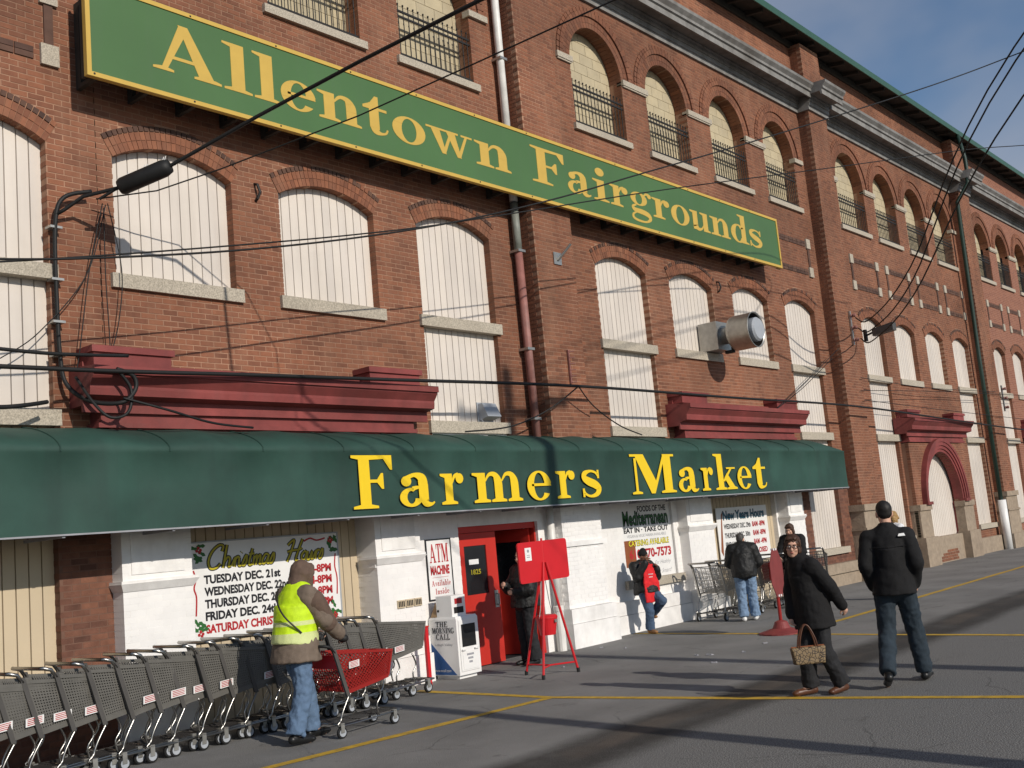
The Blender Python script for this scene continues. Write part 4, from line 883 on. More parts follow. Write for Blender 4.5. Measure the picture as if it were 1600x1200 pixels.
cable('black cable drooping from the loop onto the awning top', [(5.75,-.62,3.5),(6.2,-.7,3.38),(6.8,-.6,3.27),(7.4,-.5,3.24)], .013); cable('cable branching from the bundle down to the awning top', [(13.5,-.61,3.98),(12.9,-.45,3.62),(12.1,-.35,3.36),(11.2,-.25,3.28)], .012)
cable('second cable branching from the bundle down to the awning right', [(13.5,-.61,3.98),(14.0,-.5,3.7),(14.8,-.4,3.42),(15.6,-.3,3.28)], .011)
for k, p in enumerate(([(160,318),(140,420),(125,545),(118,590)],[(165,320),(135,430),(60,520),(0,560)],[(162,325),(165,430),(172,540),(170,565)],[(168,318),(190,420),(186,500),(172,560)])):
    cable(('thin brown wire hanging straight down from the splice','thin wire slanting down left from the splice','thin wire hanging beside the left sill edge','thin looping wire by the sill of the boarded window')[k], px_line(p, [-.12]*4), .006)
cable('black cable coming from the left below the bundle', px_line([(-40,540),(0,545),(90,553),(200,556)], [-.8,-.8,-.75,-.62]), .018)
cable('short thick black cable end at the lower left over the boards', px_line([(-40,632),(0,636),(40,633),(74,628)], [-.5,-.45,-.4,-.3]), .022)
# ------------------------------------------------------------------ utility poles that carry the wires
def pole(label, x, y, h, arm=True):
    t = thing('utility_pole', label, 'utility pole', (x,y,0), 0, 'utility poles'); q = MB(); q.tube([(0,0,-.2),(0,0,h)], [.16,.11], 14); build('post', q, MT['soffit'], t, smooth=True)
    if not arm: return t
    q = MB(); q.box(-1.1, 1.1, -.15, -.05, h-.7, h-.58); build('crossarm', q, MT['soffit'], t)
    q = MB()
    for xx in (-1, -.5, .5, 1): q.lathe([(0,0),(.05,.02),(.03,.07),(.05,.1),(0,.16)], (xx,-.1,h-.58), n=8)
    build('insulator', q, MT['brown'], t); return t
pole('short bare wooden pole standing in the lot behind the photographer', 6.85, -13, 6.2, False); pole('tall wooden utility pole at the street side with three cables', 10.4, -15, 11.8); pole('wooden utility pole far along the street', 52, -16, 13.5)
# ------------------------------------------------------------------ shopping carts
def lattice(m, P00, P10, P11, P01, nu, nv, w, th, diag=False):
    """bars of width w between four corners"""
    P = [Vector(p) for p in (P00, P10, P11, P01)]
    f = lambda u, v: (P[0]*(1-u)+P[1]*u)*(1-v)+(P[3]*(1-u)+P[2]*u)*v
    nrm = (P[1]-P[0]).cross(P[3]-P[0]).normalized()*th/2
    def barp(a, b):
        d = (b-a).normalized(); s = d.cross(nrm).normalized()*w/2
        m.hexa([a-s-nrm,b-s-nrm,b+s-nrm,a+s-nrm,a-s+nrm,b-s+nrm,b+s+nrm,a+s+nrm])
    if diag:
        n = nu
        for k in range(1, nu+nv):
            a = (k/nu, 0) if k <= nu else (1, (k-nu)/nv); b = (0, k/nv) if k <= nv else ((k-nv)/nu, 1); barp(f(*a), f(*b))
            a = (1-k/nu, 0) if k <= nu else (0, (k-nu)/nv); b = (1, k/nv) if k <= nv else (1-(k-nv)/nu, 1); barp(f(*a), f(*b))
    else:
        for i in range(1, nu): barp(f(i/nu, 0), f(i/nu, 1))
        for i in range(1, nv): barp(f(0, i/nv), f(1, i/nv))
    return f
def rim(m, pts, r, n=6, close=True): m.tube(pts+([pts[0], pts[1]] if close else []), r, n, caps=not close)
def make_cart(label, group, style, scale=1):
    """a shopping cart pointing along +x, standing on its wheels; rear (handle) at -x"""
    t = thing('shopping_cart', label, 'shopping cart', (0,0,0), 0, group)
    hw, hf = .27, .19                       # half widths at the rear and the front
    zt0, zt1, zb0, zb1 = .93, .84, .47, .55 # basket rim and floor at rear/front
    xr, xrb, xf, xfb = -.42, -.27, .42, .36
    bm = {'grey': MT['grey'], 'red': MT['cred'], 'wire': MT['chrome']}[style]
    m = MB(); nu, nv, w, th = {'grey': (30,18,.0125,.008), 'red': (15,9,.010,.006), 'wire': (20,7,.005,.005)}[style]
    for s in (-1, 1):
        lattice(m, (xrb,s*(hw-.02),zb0), (xfb,s*(hf-.02),zb1), (xf,s*hf,zt1), (xr,s*hw,zt0), nu, nv, w, th, style == 'red')
    lattice(m, (xfb,-hf+.02,zb1), (xfb,hf-.02,zb1), (xf,hf,zt1), (xf,-hf,zt1), 12, 9, w, th, style == 'red')
    lattice(m, (xrb,-hw+.02,zb0), (xrb,hw-.02,zb0), (xfb,hf-.02,zb1), (xfb,-hf+.02,zb1), 16, 12, w, th)
    if style != 'wire':
        for s in (-1, 1):
            m.hexa([(xr,s*hw-.012,zt0-.03),(xf,s*hf-.012,zt1-.03),(xf,s*hf+.012,zt1-.03),(xr,s*hw+.012,zt0-.03),(xr,s*hw-.012,zt0),(xf,s*hf-.012,zt1),(xf,s*hf+.012,zt1),(xr,s*hw+.012,zt0)])
            m.hexa([(xrb,s*(hw-.02)-.01,zb0-.02),(xfb,s*(hf-.02)-.01,zb1-.02),(xfb,s*(hf-.02)+.01,zb1-.02),(xrb,s*(hw-.02)+.01,zb0-.02),(xrb,s*(hw-.02)-.01,zb0+.02),(xfb,s*(hf-.02)-.01,zb1+.02),(xfb,s*(hf-.02)+.01,zb1+.02),(xrb,s*(hw-.02)+.01,zb0+.02)])
            m.hexa([(xfb-.015,s*(hf-.02)-.01,zb1),(xfb+.012,s*(hf-.02)-.01,zb1),(xfb+.012,s*(hf-.02)+.01,zb1),(xfb-.015,s*(hf-.02)+.01,zb1),(xf-.015,s*hf-.01,zt1),(xf+.012,s*hf-.01,zt1),(xf+.012,s*hf+.01,zt1),(xf-.015,s*hf+.01,zt1)])
        m.box(xf-.01, xf+.012, -hf, hf, zt1-.03, zt1)
    else: rim(m, [(xr,-hw,zt0),(xf,-hf,zt1),(xf,hf,zt1),(xr,hw,zt0)], .008); rim(m, [(xrb,-hw+.02,zb0),(xfb,-hf+.02,zb1),(xfb,hf-.02,zb1),(xrb,hw-.02,zb0)], .007)
    build('basket', m, bm, t, fixn=False)
    if style != 'wire':                      # a sheet behind the small holes
        m = MB()
    m = MB()                                 # rear posts and the hinged gate
    for s in (-1, 1): m.hexa([(xrb-.03,s*hw-.014,zb0-.04),(xrb+.012,s*hw-.014,zb0-.04),(xrb+.012,s*hw+.014,zb0-.04),(xrb-.03,s*hw+.014,zb0-.04),(xr-.03,s*hw-.014,zt0+.02),(xr+.012,s*hw-.014,zt0+.02),(xr+.012,s*hw+.014,zt0+.02),(xr-.03,s*hw+.014,zt0+.02)])
    each('rear_post', m, MT['post'] if style != 'wire' else MT['chrome'], t, fixn=False)
    m = MB(); lattice(m, (xrb+.02,-hw+.03,zb0), (xrb+.02,hw-.03,zb0), (xr+.03,hw-.02,zt0-.02), (xr+.03,-hw+.02,zt0-.02), 12, 6, .008, .006); build('gate', m, bm, t, fixn=False)
    if style == 'red':
        m = MB(); m.hexa([(xr+.06,-.2,.73),(xr+.075,-.2,.73),(xr+.075,.2,.73),(xr+.06,.2,.73),(xr+.03,-.2,.88),(xr+.045,-.2,.88),(xr+.045,.2,.88),(xr+.03,.2,.88)]); build('seat_flap', m, MT['kred'], t)
    m = MB(); hz = zt0+.07
    m.tube([(xr,-hw,zt0-.02),(xr-.05,-hw,hz-.02),(xr-.12,-hw,hz),(xr-.13,-hw+.03,hz),(xr-.13,hw-.03,hz),(xr-.12,hw,hz),(xr-.05,hw,hz-.02),(xr,hw,zt0-.02)], .017, 8); build('handle', m, MT['chrome'] if style != 'red' else MT['black'], t, smooth=True)
    m = MB()
    for s in (-1, 1):
        m.tube(crom([(xrb+.02,s*(hw-.01),zb0-.02),(xrb-.08,s*hw,.30),(xrb-.12,s*hw,.20),(xrb-.11,s*hw,.13),(xf,s*(hf+.0),.145),(xf+.08,s*(hf-.02),.15)], 4), .011, 6); m.tube(crom([(.16,s*(hf+.01),zb1-.06),(.22,s*hf,.36),(.16,s*hf,.26),(.18,s*hf,.145)], 4), .010, 6)
    m.tube([(xf+.08,-hf+.02,.15),(xf+.08,hf-.02,.15)], .011, 6); m.tube([(xrb-.11,-hw,.14),(xrb-.11,hw,.14)], .010, 6); build('frame', m, MT['chrome'], t, smooth=True)
    m = MB(); lattice(m, (xrb-.1,-hw+.02,.15), (xrb-.1,hw-.02,.15), (xf,hf-.02,.155), (xf,-hf+.02,.155), 9, 3, .006, .006); build('lower_rack', m, MT['iron'], t, fixn=False)
    wm = None
    for s in (-1, 1):
        for x, y in ((xrb-.12, s*hw), (xf-.02, s*(hf-.01))):
            if wm is None:
                m = MB(); m.lathe([(.03,-.016),(.056,-.016),(.062,-.010),(.062,.010),(.056,.016),(.03,.016)], (0,0,0), '-y', 16, 0); m.lathe([(0,-.014),(.042,-.018),(.042,.018),(0,.014)], (0,0,0), '-y', 12, 2); m.box(-.025, .02, -.025, -.019, .0, .09, 1); m.box(-.025, .02, .019, .025, .0, .09, 1); m.box(-.025, .02, -.025, .025, .085, .1, 1)
                w_ = build('wheel', m, [MT['black'], MT['steel'], MT['alu']], t); wm = w_.data
            else: w_ = inst('wheel', wm, t)
            w_.location = (x, y, .062)
    m = MB(); x0, x1 = (-.17, .0) if style != 'red' else (-.25, -.1); y0 = lambda x: -(hw-.012)+(x-xrb)/(xfb-xrb)*(hw-hf)-.012
    z_ = .54 if style != 'red' else .72
    m.hexa([(x0,y0(x0)-.015,z_),(x1,y0(x1)-.015,z_+.01),(x1,y0(x1)-.007,z_+.01),(x0,y0(x0)-.007,z_),(x0,y0(x0)-.02,z_+.07),(x1,y0(x1)-.02,z_+.08),(x1,y0(x1)-.012,z_+.08),(x0,y0(x0)-.012,z_+.07)])
    if style != 'wire':
        lb = build('sticker', m, MT['white'], t); m = MB()
        for r_ in range(4): m.hexa([(x0+.015,y0(x0)-.018-.001*r_,z_+.012+.015*r_),(x1-.015,y0(x1)-.018-.001*r_,z_+.02+.015*r_),(x1-.015,y0(x1)-.012,z_+.02+.015*r_),(x0+.015,y0(x0)-.012,z_+.012+.015*r_),(x0+.015,y0(x0)-.0185-.001*r_,z_+.018+.015*r_),(x1-.015,y0(x1)-.0185-.001*r_,z_+.026+.015*r_),(x1-.015,y0(x1)-.012,z_+.026+.015*r_),(x0+.015,y0(x0)-.012,z_+.018+.015*r_)])
        build('print', m, MT['redink'], lb)
    return t
ordn = ['first of the long row, its tapered nose by the red post', 'second from the front of the long row', 'third from the front of the long row', 'fourth from the front of the long row', 'fifth from the front, right of the man in the vest', 'sixth from the front, half behind the man in the vest', 'seventh from the front, behind the man in the vest', 'eighth from the front, left of the man in the vest', 'ninth from the front of the long row', 'tenth from the front of the long row', 'eleventh from the front of the long row', 'twelfth from the front of the long row', 'thirteenth from the front of the long row', 'fourteenth from the front of the long row', 'fifteenth from the front of the long row', 'sixteenth from the front of the long row', 'seventeenth from the front, near the left edge', 'last of the long row, at the left edge']
GR = 'grey shopping carts nested in the long row along the wall'
proto = make_cart('grey shopping cart, '+ordn[0], GR, 'grey'); x = 8.93
for i in range(18):
    o = proto if i == 0 else copy_tree(proto)
    if i: o['label'] = 'grey shopping cart, '+ordn[i]
    if i in (3, 8, 13):                       # a few have lost their sticker
        for ch in [c for c in o.children if c.name.startswith('sticker')]:
            for c2 in list(ch.children): bpy.data.objects.remove(c2)
            bpy.data.objects.remove(ch)
    o.location = (x+random.uniform(-.018,.018), -.82-.012*i+random.uniform(-.02,.02), 0); o.rotation_euler = (0,rad(random.uniform(-.5,.5)),rad(random.uniform(-2,2))); o.scale = (1,1,1); x -= .262 if i < 5 else .283
rc = make_cart('red plastic shopping cart pushed by the man in the yellow vest', None, 'red'); rc.location = (7.28, -2.05, 0); rc.rotation_euler = (0,0,rad(-2)); rc.scale = (.93,.93,.88)
del_g = [o for o in (rc,) if 'group' in o.keys()]
wc = make_cart('wire metal shopping cart, leftmost of those by the New Years sign', 'wire carts by the New Years sign', 'wire'); wc.location = (16.92, -.72, 0)
labs = ['wire metal shopping cart nested second, left of the man in the black jacket', 'wire metal shopping cart hidden behind the man in the black jacket', 'wire metal shopping cart right of the man in the black jacket', 'wire metal shopping cart near the red pole sign', 'wire metal shopping cart turned away at the right end by the stone base']
for i, (x, y, a) in enumerate(((17.5,-.72,0),(18.1,-.75,3),(18.8,-.95,8),(19.4,-1.0,5),(20.15,-1.0,15))):
    o = copy_tree(wc); o.location = (x, y, 0); o.rotation_euler = (0,0,rad(a)); o['label'] = labs[i]
bg_ = thing('shopping_bag', 'red and brown bag standing in the wire cart right of the jacket man', 'bag', (18.6,-.95,.52)); q = MB(); q.hexa([(-.22,-.15,0),(.22,-.13,0),(.22,.15,0),(-.22,.15,0),(-.26,-.17,.34),(.27,-.16,.30),(.25,.17,.36),(-.25,.16,.31)]); build('sack', q, MT['cred'], bg_)
# ------------------------------------------------------------------ newspaper boxes, post, kettle stand, pole sign
nb = thing('newspaper_box', 'white and blue newspaper vending box THE MORNING CALL beside the red door', 'newspaper box', (10.46,-.42,0), rad(-90))
nb.scale = (1,.82,.955)
W_, Dp, H_ = .50, .50, 1.0                # front faces +x, the lettered side faces the street
q = MB(); q.box(-.25, .25, -.25, .25, .05, .80); q.hexa([(-.25,-.25,.8),(.25,-.25,.8),(.25,.25,.8),(-.25,.25,.8),(-.22,-.24,.83),(.23,-.24,.83),(.23,.24,.83),(-.22,.24,.83)]); q.box(-.2, .2, -.2, .2, 0, .05)
build('cabinet', q, MT['white'], nb)
q = MB(); q.plate([(-.249,.06),(.2,.06),(-.249,.5)], -.2525, -.2500); build('blue_panel', q, MT['blue'], nb)
for txt, z, x0, x1 in (('THE',.70,-.12,.09),('MORNING',.615,-.2,.2),('CALL',.53,-.13,.12)): serif('lettering', serif_line(txt, x0, x1, z, .075, .1), -.2525, MT['blk'], nb, .0008)
sans('lettering', 'Lehigh Valley', -.16, .16, .45, .03, -.2520, MT['greyink'], nb, 0); sans('lettering', 'www.mcall.com', -.2, .1, .10, .04, -.2540, MT['white'], nb, 0)
q = MB(); q.box(.2501, .262, -.21, .21, .10, .78); fr_ = build('door', q, MT['white'], nb)
q = MB(); q.box(.2621, .266, -.16, .16, .42, .72); build('window', q, MT['glass'], fr_); q = MB(); q.box(.2621, .268, -.17, .17, .12, .36); q.box(.2621, .29, -.19, -.10, .375, .39); q.box(.2621, .29, .10, .19, .375, .39); build('card', q, MT['white'], fr_)
q = MB()
for k, z in enumerate((.30,.25,.20)): q.box(.2681, .2688, -.08+.02*k, .08-.02*k, z, z+.028)
build('print', q, MT['greyink'], fr_)
sb = thing('paper_dispenser', 'small white dispenser box standing on the newspaper box', 'dispenser', (10.40,-.45,.793), rad(-90)); q = MB(); q.box(-.13, .15, -.13, .13, 0, .27); build('box', q, MT['white'], sb)
q = MB(); q.box(.1501, .153, -.07, .07, .16, .23); build('label', q, MT['redink'], sb); q = MB(); q.box(.1501, .152, -.09, .09, .04, .12); q.lathe([(0,.132),(.018,.135),(.018,.13)], (-.1,0,.08), '-y', 8); build('slot', q, MT['iron'], sb)
pb = thing('paper_bag', 'crumpled brown paper bag leaning beside the small dispenser box', 'bag', (10.33,-.26,.793)); q = MB(); q.hexa([(-.07,-.05,0),(.07,-.05,0),(.07,.05,0),(-.07,.05,0),(.0,-.03,.2),(.08,-.04,.18),(.07,.03,.22),(.01,.03,.17)]); build('bag', q, mat('kraft', (.3,.2,.11), .9), pb)
rp = thing('post', 'thin red steel post between the carts and the newspaper box', 'post', (9.82,-.55,0)); q = MB(); q.box(-.025, .025, -.02, .02, 0, .72); build('upright', q, MT['kred'], rp); q = MB(); q.box(-.035, .035, -.03, .03, .7201, .735); build('cap', q, MT['dred'], rp)
ks = thing('kettle_stand', 'red charity tripod stand with a blank red board', 'tripod stand', (10.68,-1.85,0))
q = MB(); q.plate([(-.49+dx*1.0+.04*math.cos(a)*(1), 1.42+dz+.04*math.sin(a)) for dx, dz, a0 in ((.94,.21,0),(.04,.21,90),(.04,-.21,180),(.94,-.21,270)) for a in [rad(a0+t) for t in (0,30,60,90)]], -.01, .01); pn = build('board', q, MT['kred'], ks)
pn.location = (.02, -.02, .0); pn.rotation_euler = (0, rad(-.6), 0)
q = MB(); q.box(-.36, -.24, -.0135, -.0105, 1.44, 1.60); nn = build('notice', q, MT['white'], pn); q = MB(); q.lathe([(0,.0155),(.02,.0150),(.02,.0136)], (-.30,0,1.56), '-y', 10); q.box(-.33, -.27, -.0145, -.0136, 1.48, 1.49); q.box(-.33,-.27,-.0145,-.0136,1.505,1.512); build('print', q, MT['greyink'], nn)
for p in ((.02,.44),(-.30,-.10),(.32,-.16)): q = MB(); q.tube([(p[0]*.08,p[1]*.08-.03,1.40),(p[0],p[1],.03)], .016, 8); lg_ = build('leg', q, MT['kred'], ks); q = MB(); q.tube([(p[0],p[1],.055),(p[0]*1.01,p[1]*1.01,0)], .022, 8); build('foot', q, MT['black'], lg_)
q = MB(); c0 = (.0,.02,.13)
for p in ((.02,.42),(-.29,-.095),(.31,-.155)): q.tube([c0, (p[0],p[1],.13)], .011, 6)
q.tube([(0,-.02,1.7),(0,-.02,1.36)], .014, 8); build('brace', q, MT['kred'], ks)
kb = thing('kettle', 'red donation bucket hanging from the tripod stand', 'bucket', (10.70,-1.82,.50)); q = MB(); q.lathe([(0,0),(.10,0),(.135,.20),(.14,.20),(.14,.215),(.135,.215)], (0,0,0), n=24); build('pail', q, MT['kred'], kb, smooth=False)
q = MB(); q.lathe([(.142,.205),(.142,.225),(.12,.245),(0,.255)], n=24); build('lid', q, MT['kred'], kb); q = MB(); q.tube(crom([(-.14,0,.21),(-.09,0,.38),(0,0,.86),(.09,0,.38),(.14,0,.21)]), .005, 5); build('chain', q, MT['steel'], kb)
q = MB(); q.lathe([(0,.15),(.022,.15),(.022,.135)], (.0,.0,.17), '-y', 10); q.location = 0; build('lock', q, MT['steel'], kb)
ps = thing('pole_sign', 'faded red octagonal sign seen edge on a pole with a round base', 'sign', (14.7,-2.95,0)); fr2 = mat('faded_red', (.22,.042,.04), .6, stain=.5, stain_col=(.15,.03,.03))
q = MB(); q.lathe([(0,0),(.33,0),(.33,.02),(.26,.04),(.13,.08),(.09,.17),(.04,.19),(0,.19)], n=24); build('base', q, fr2, ps); q = MB(); q.tube([(0,0,.18),(0,0,1.18)], .026, 10); build('pole', q, MT['cred'], ps)
q = MB(); q.plate([(.30*math.cos(rad(22.5+45*k)), .87+.30*math.sin(rad(22.5+45*k))*1.25) for k in range(8)], -.035, -.026); pl_ = build('plate', q, fr2, ps); pl_.rotation_euler = (0,0,rad(9)); q = MB()
for z in (.53, 1.2): q.box(-.05, -.02, -.045, .0, z, z+.03); q.box(.02, .05, -.045, .0, z, z+.03)
build('clamp', q, MT['white'], ps)
# ------------------------------------------------------------------ litter
for i in range(10):
    x, y = random.uniform(10.5, 16), random.uniform(-3.6, -.6)
    q = MB(); s_ = random.uniform(.02, .05); q.hexa([(-s_,-s_*.5,.0),(s_,-s_*.6,.0),(s_*.8,s_*.5,.0),(-s_*.7,s_*.6,.0),(-s_,-s_*.5,.006),(s_,-s_*.6,.015),(s_*.8,s_*.5,.008),(-s_*.7,s_*.6,.02)])
    o = build('paper_scrap', q, MT['greyink']); o.location = (x, y, .001); o.rotation_euler = (0,0,random.uniform(0,6)); tag(o, 'tiny scrap of white paper lying on the asphalt', 'litter', 'paper scraps on the asphalt')
# ------------------------------------------------------------------ people
def sph(m, c, r, n=12, rot=None):
    c = Vector(c); r = r if isinstance(r, (tuple, list)) else (r,)*3; o = len(m.v)
    k = n//2+1
    for i in range(1, k):
        a = math.pi*i/k
        for j in range(n):
            t = 2*math.pi*j/n; p = Vector((r[0]*math.sin(a)*math.cos(t), r[1]*math.sin(a)*math.sin(t), r[2]*math.cos(a)))
            m.v.append(tuple(c+(rot @ p if rot is not None else p)))
    for s in (1, -1): p = Vector((0,0,s*r[2])); m.v.append(tuple(c+(rot @ p if rot is not None else p)))
    T_ = o+(k-1)*n
    for i in range(k-2):
        for j in range(n): m.f.append((o+i*n+j, o+(i+1)*n+j, o+(i+1)*n+(j+1) % n, o+i*n+(j+1) % n)); m.m.append(0)
    for j in range(n): m.f.append((T_, o+j, o+(j+1) % n)); m.f.append((T_+1, o+(k-2)*n+(j+1) % n, o+(k-2)*n+j)); m.m += [0, 0]
def cap(m, p, q, r1, r2, n=12): m.tube([p, q], [r1, r2], n); sph(m, p, r1, n); sph(m, q, r2, n)
TEX = {}
def cloth_tex(s):
    if s not in TEX: t = bpy.data.textures.new('wrinkle', 'CLOUDS'); t.noise_scale = s; t.noise_depth = 2; TEX[s] = t
    return TEX[s]
def blob(name, m, mt, parent, voxel=.012, smooth=6, wr=0, ws=.09):
    o = build(name, m, mt, parent); r = o.modifiers.new('r', 'REMESH'); r.mode = 'VOXEL'; r.voxel_size = voxel; r.use_smooth_shade = True
    if smooth: s = o.modifiers.new('s', 'SMOOTH'); s.iterations = smooth; s.factor = .5
    if wr: d = o.modifiers.new('d', 'DISPLACE'); d.texture = cloth_tex(ws); d.texture_coords = 'LOCAL'; d.strength = wr; d.mid_level = .5
    return o
SKIN = mat('skin', (.60, .345, .245), .5, var=.06); SKIN2 = mat('dark_skin', (.17, .075, .045), .5, var=.06)
def rotz(a): return Matrix.Rotation(rad(a), 3, 'Z')
class Fig:
    def __init__(s, name, label, loc, rz, scale, pose, skin=SKIN, heavy=1.0):
        s.t = thing(name, label, 'person', (*loc, 0), rad(rz), None, scale)
        J = dict(pel=(0,0,.95), wst=(0,.0,1.10), chs=(0,-.01,1.30), nek=(0,-.015,1.47), hed=(0,.02,1.62),
                 sL=(-.185,-.01,1.415), sR=(.185,-.01,1.415), eL=(-.235,-.04,1.14), eR=(.235,-.04,1.14), wL=(-.235,.05,.90), wR=(.235,.05,.90),
                 hL=(-.088,0,.93), hR=(.088,0,.93), kL=(-.10,.02,.50), kR=(.10,.02,.50), aL=(-.10,-.03,.085), aR=(.10,-.03,.085), tL=(-.115,.13,.03), tR=(.115,.13,.03))
        hy, hp, hr = pose.pop('head', (0, 0, 0)); s.curl = pose.pop('curl', 1.0)
        J.update(pose); s.J = {k: Vector(v) for k, v in J.items()}; s.w = heavy
        s.H = rotz(hy) @ Matrix.Rotation(rad(hp), 3, 'X') @ Matrix.Rotation(rad(hr), 3, 'Y'); s.skin = skin; s.body()
    def hd(s, p): return s.J['hed']+s.H @ Vector(p)
    def torso(s, m, g, hem=None, sh=.93):
        J, w = s.J, s.w
        up_ = (J['nek']-J['pel']).normalized(); sx = (J['sR']-J['sL']); ax = sx.normalized(); fy = up_.cross(ax).normalized()*1
        R = Matrix((ax, ax.cross(up_)*-1, up_)).transposed()
        sph(m, J['pel'], (.158*w+g, .115*w+g, .13+g), 16, R); sph(m, J['wst'], (.15*w+g, .112*w+g, .15+g), 16, R)
        sph(m, J['chs'], (.165*w+g, .118*w+g, .19+g), 16, R); cap(m, J['sL']*sh+J['chs']*(1-sh), J['sR']*sh+J['chs']*(1-sh), .062+g, .062+g)
        sph(m, (J['nek']+J['chs'])/2+Vector((0,0,.03)), (.13*w+g, .085+g, .09+g), 14, R)
        if hem is not None: c = J['pel']+Vector((0,0,hem)); m.tube([J['wst'], c], [.15*w+g, .168*w+g], 16)
    def arms(s, m, g, cuff=0, up_only=False):
        J = s.J
        for k in 'LR':
            cap(m, J['s'+k], J['e'+k], .055+g, .044+g)
            if not up_only: e = J['e'+k].lerp(J['w'+k], 1-cuff); cap(m, J['e'+k], e, .044+g, .031+g*.8)
    def legs(s, m, g, flare=0, end=.0):
        J, w = s.J, s.w
        for k in 'LR': a = J['k'+k].lerp(J['a'+k], 1-end); cap(m, J['h'+k], J['k'+k], .088*w+g, .06+g); m.tube([J['k'+k], J['k'+k].lerp(a, .5), a], [.06+g, .058+g, .045+g+flare], 14); sph(m, J['k'+k], .06+g); sph(m, J['k'+k].lerp(a, .5), .058+g)
        sph(m, J['pel']-Vector((0,0,.03)), (.155*w+g, .115*w+g, .11+g), 14)
    def hand(s, m, k):
        J = s.J; d = (J['w'+k]-J['e'+k]).normalized(); w = J['w'+k]; sx = -1 if k == 'L' else 1
        side = d.cross(Vector((sx, 0, 0))); side = side.normalized() if side.length > .2 else Vector((0,1,0)); nrm = d.cross(side).normalized()*(1 if d.cross(side).dot(Vector((-sx,0,0))) > 0 else -1)
        cap(m, w, w+d*.05, .028, .03, 8); p0 = w+d*.06
        sph(m, p0, (.03,.03,.035), 8)
        for i, (off, L_) in enumerate(((.030,.062),(.011,.072),(-.009,.068),(-.028,.052))):
            b = w+d*.08+side*off; c1 = b+(d*.75+nrm*.55*s.curl)*L_*.6; c2 = c1+(d*.2+nrm*.95*s.curl)*L_*.55; cap(m, b, c1, .0115, .0105, 6); cap(m, c1, c2, .0105, .009, 6)
        b = w+d*.03+side*.03; c1 = b+(side*.6+d*.5+nrm*.3)*.045; cap(m, b, c1, .014, .012, 6); cap(m, c1, c1+(d*.8+nrm*.5)*.035, .012, .010, 6)
    def body(s):
        m = MB(); s.torso(m, -.012); s.arms(m, -.004); s.legs(m, -.006)
        J = s.J
        for k in 'LR': s.hand(m, k); cap(m, J['a'+k], J['t'+k], .035, .03, 8); cap(m, J['k'+k], J['a'+k], .05, .036)
        cap(m, J['nek']-Vector((0,0,.04)), s.hd((0,-.02,-.04)), .060, .054)
        sph(m, s.hd((0,-.012,.035)), (.074,.094,.088), 18, s.H); sph(m, s.hd((0,.022,-.04)), (.060,.068,.072), 14, s.H); sph(m, s.hd((0,.055,-.085)), (.03,.026,.024), 10, s.H)
        cap(m, s.hd((0,.088,.018)), s.hd((0,.108,-.022)), .010, .0165, 8); sph(m, s.hd((0,.08,.038)), (.05,.02,.014), 10, s.H)
        for x in (-1, 1): sph(m, s.hd((x*.074,-.008,-.005)), (.012,.022,.034), 8, s.H); sph(m, s.hd((x*.038,.066,-.022)), (.026,.024,.022), 8, s.H)
        sph(m, s.hd((0,.083,-.052)), (.026,.012,.012), 8, s.H)
        blob('body', m, s.skin, s.t, .0095, 3)
        m = MB(); 
        for x in (-1, 1): sph(m, s.hd((x*.031,.0845,.012)), (.013,.008,.0075), 8, s.H)
        build('eye', m, MT['white'], s.t, smooth=True); m = MB()
        for x in (-1, 1): sph(m, s.hd((x*.031,.091,.012)), (.0065,.004,.0065), 8, s.H)
        build('iris', m, MT['blk'], s.t, smooth=True); m = MB(); sph(m, s.hd((0,.0945,-.053)), (.022,.006,.0065), 8, s.H); build('lips', m, mat('lips', (.32,.09,.08), .5), s.t, smooth=True)
    def brows(s, m_):
        m = MB()
        for x in (-1, 1): cap(m, s.hd((x*.017,.097,.034)), s.hd((x*.048,.087,.036)), .0045, .0035, 6)
        build('eyebrow', m, m_, s.t, smooth=True)
    def hair(s, m_, long=0, full=.008, name='hair', wr=.02):
        m = MB(); g = full
        sph(m, s.hd((0,-.025,.048)), (.077+g,.092+g,.086+g), 18, s.H); sph(m, s.hd((0,-.055,-.01)), (.07+g,.06+g,.075+g), 14, s.H) if full > .006 else sph(m, s.hd((0,-.052,.012)), (.072+g,.056+g,.066+g), 14, s.H)
        if long:
            for x in (-1, 1): sph(m, s.hd((x*.066,-.015,-.02-long*.3)), (.022+g,.055,.05+long*.5), 10, s.H)
            sph(m, s.hd((0,-.06,-.04-long*.4)), (.075+g,.045,.06+long*.6), 12, s.H)
        return blob(name, m, m_, s.t, .009, 3, wr, .03)
    def jacket(s, m_, g=.028, hem=-.08, collar=True, name='jacket', wr=.03, cuff=.02, hemw=0):
        m = MB(); s.torso(m, g); s.arms(m, g, cuff); J = s.J; w = s.w
        c = J['pel']+Vector((0,0,hem)); m.tube([J['chs'], J['wst'], J['pel'], c], [.14*w+g, .15*w+g, .165*w+g, .168*w+g+hemw], 20)
        for dx in (-.03*w, .03*w): m.tube([J['wst']+Vector((dx,0,0)), c+Vector((dx,0,0))], [.14*w+g, .165*w+g+hemw], 18)
        if collar: m.tube([J['nek']-Vector((0,0,.05)), s.hd((0,-.02,-.085))], [.09, .075], 14)
        return blob(name, m, m_, s.t, .012, 5, wr)
    def trousers(s, m_, g=.022, flare=.02, end=.03, wr=.03, name='trousers'):
        m = MB(); s.legs(m, g, flare, end); return blob(name, m, m_, s.t, .012, 4, wr, .07)
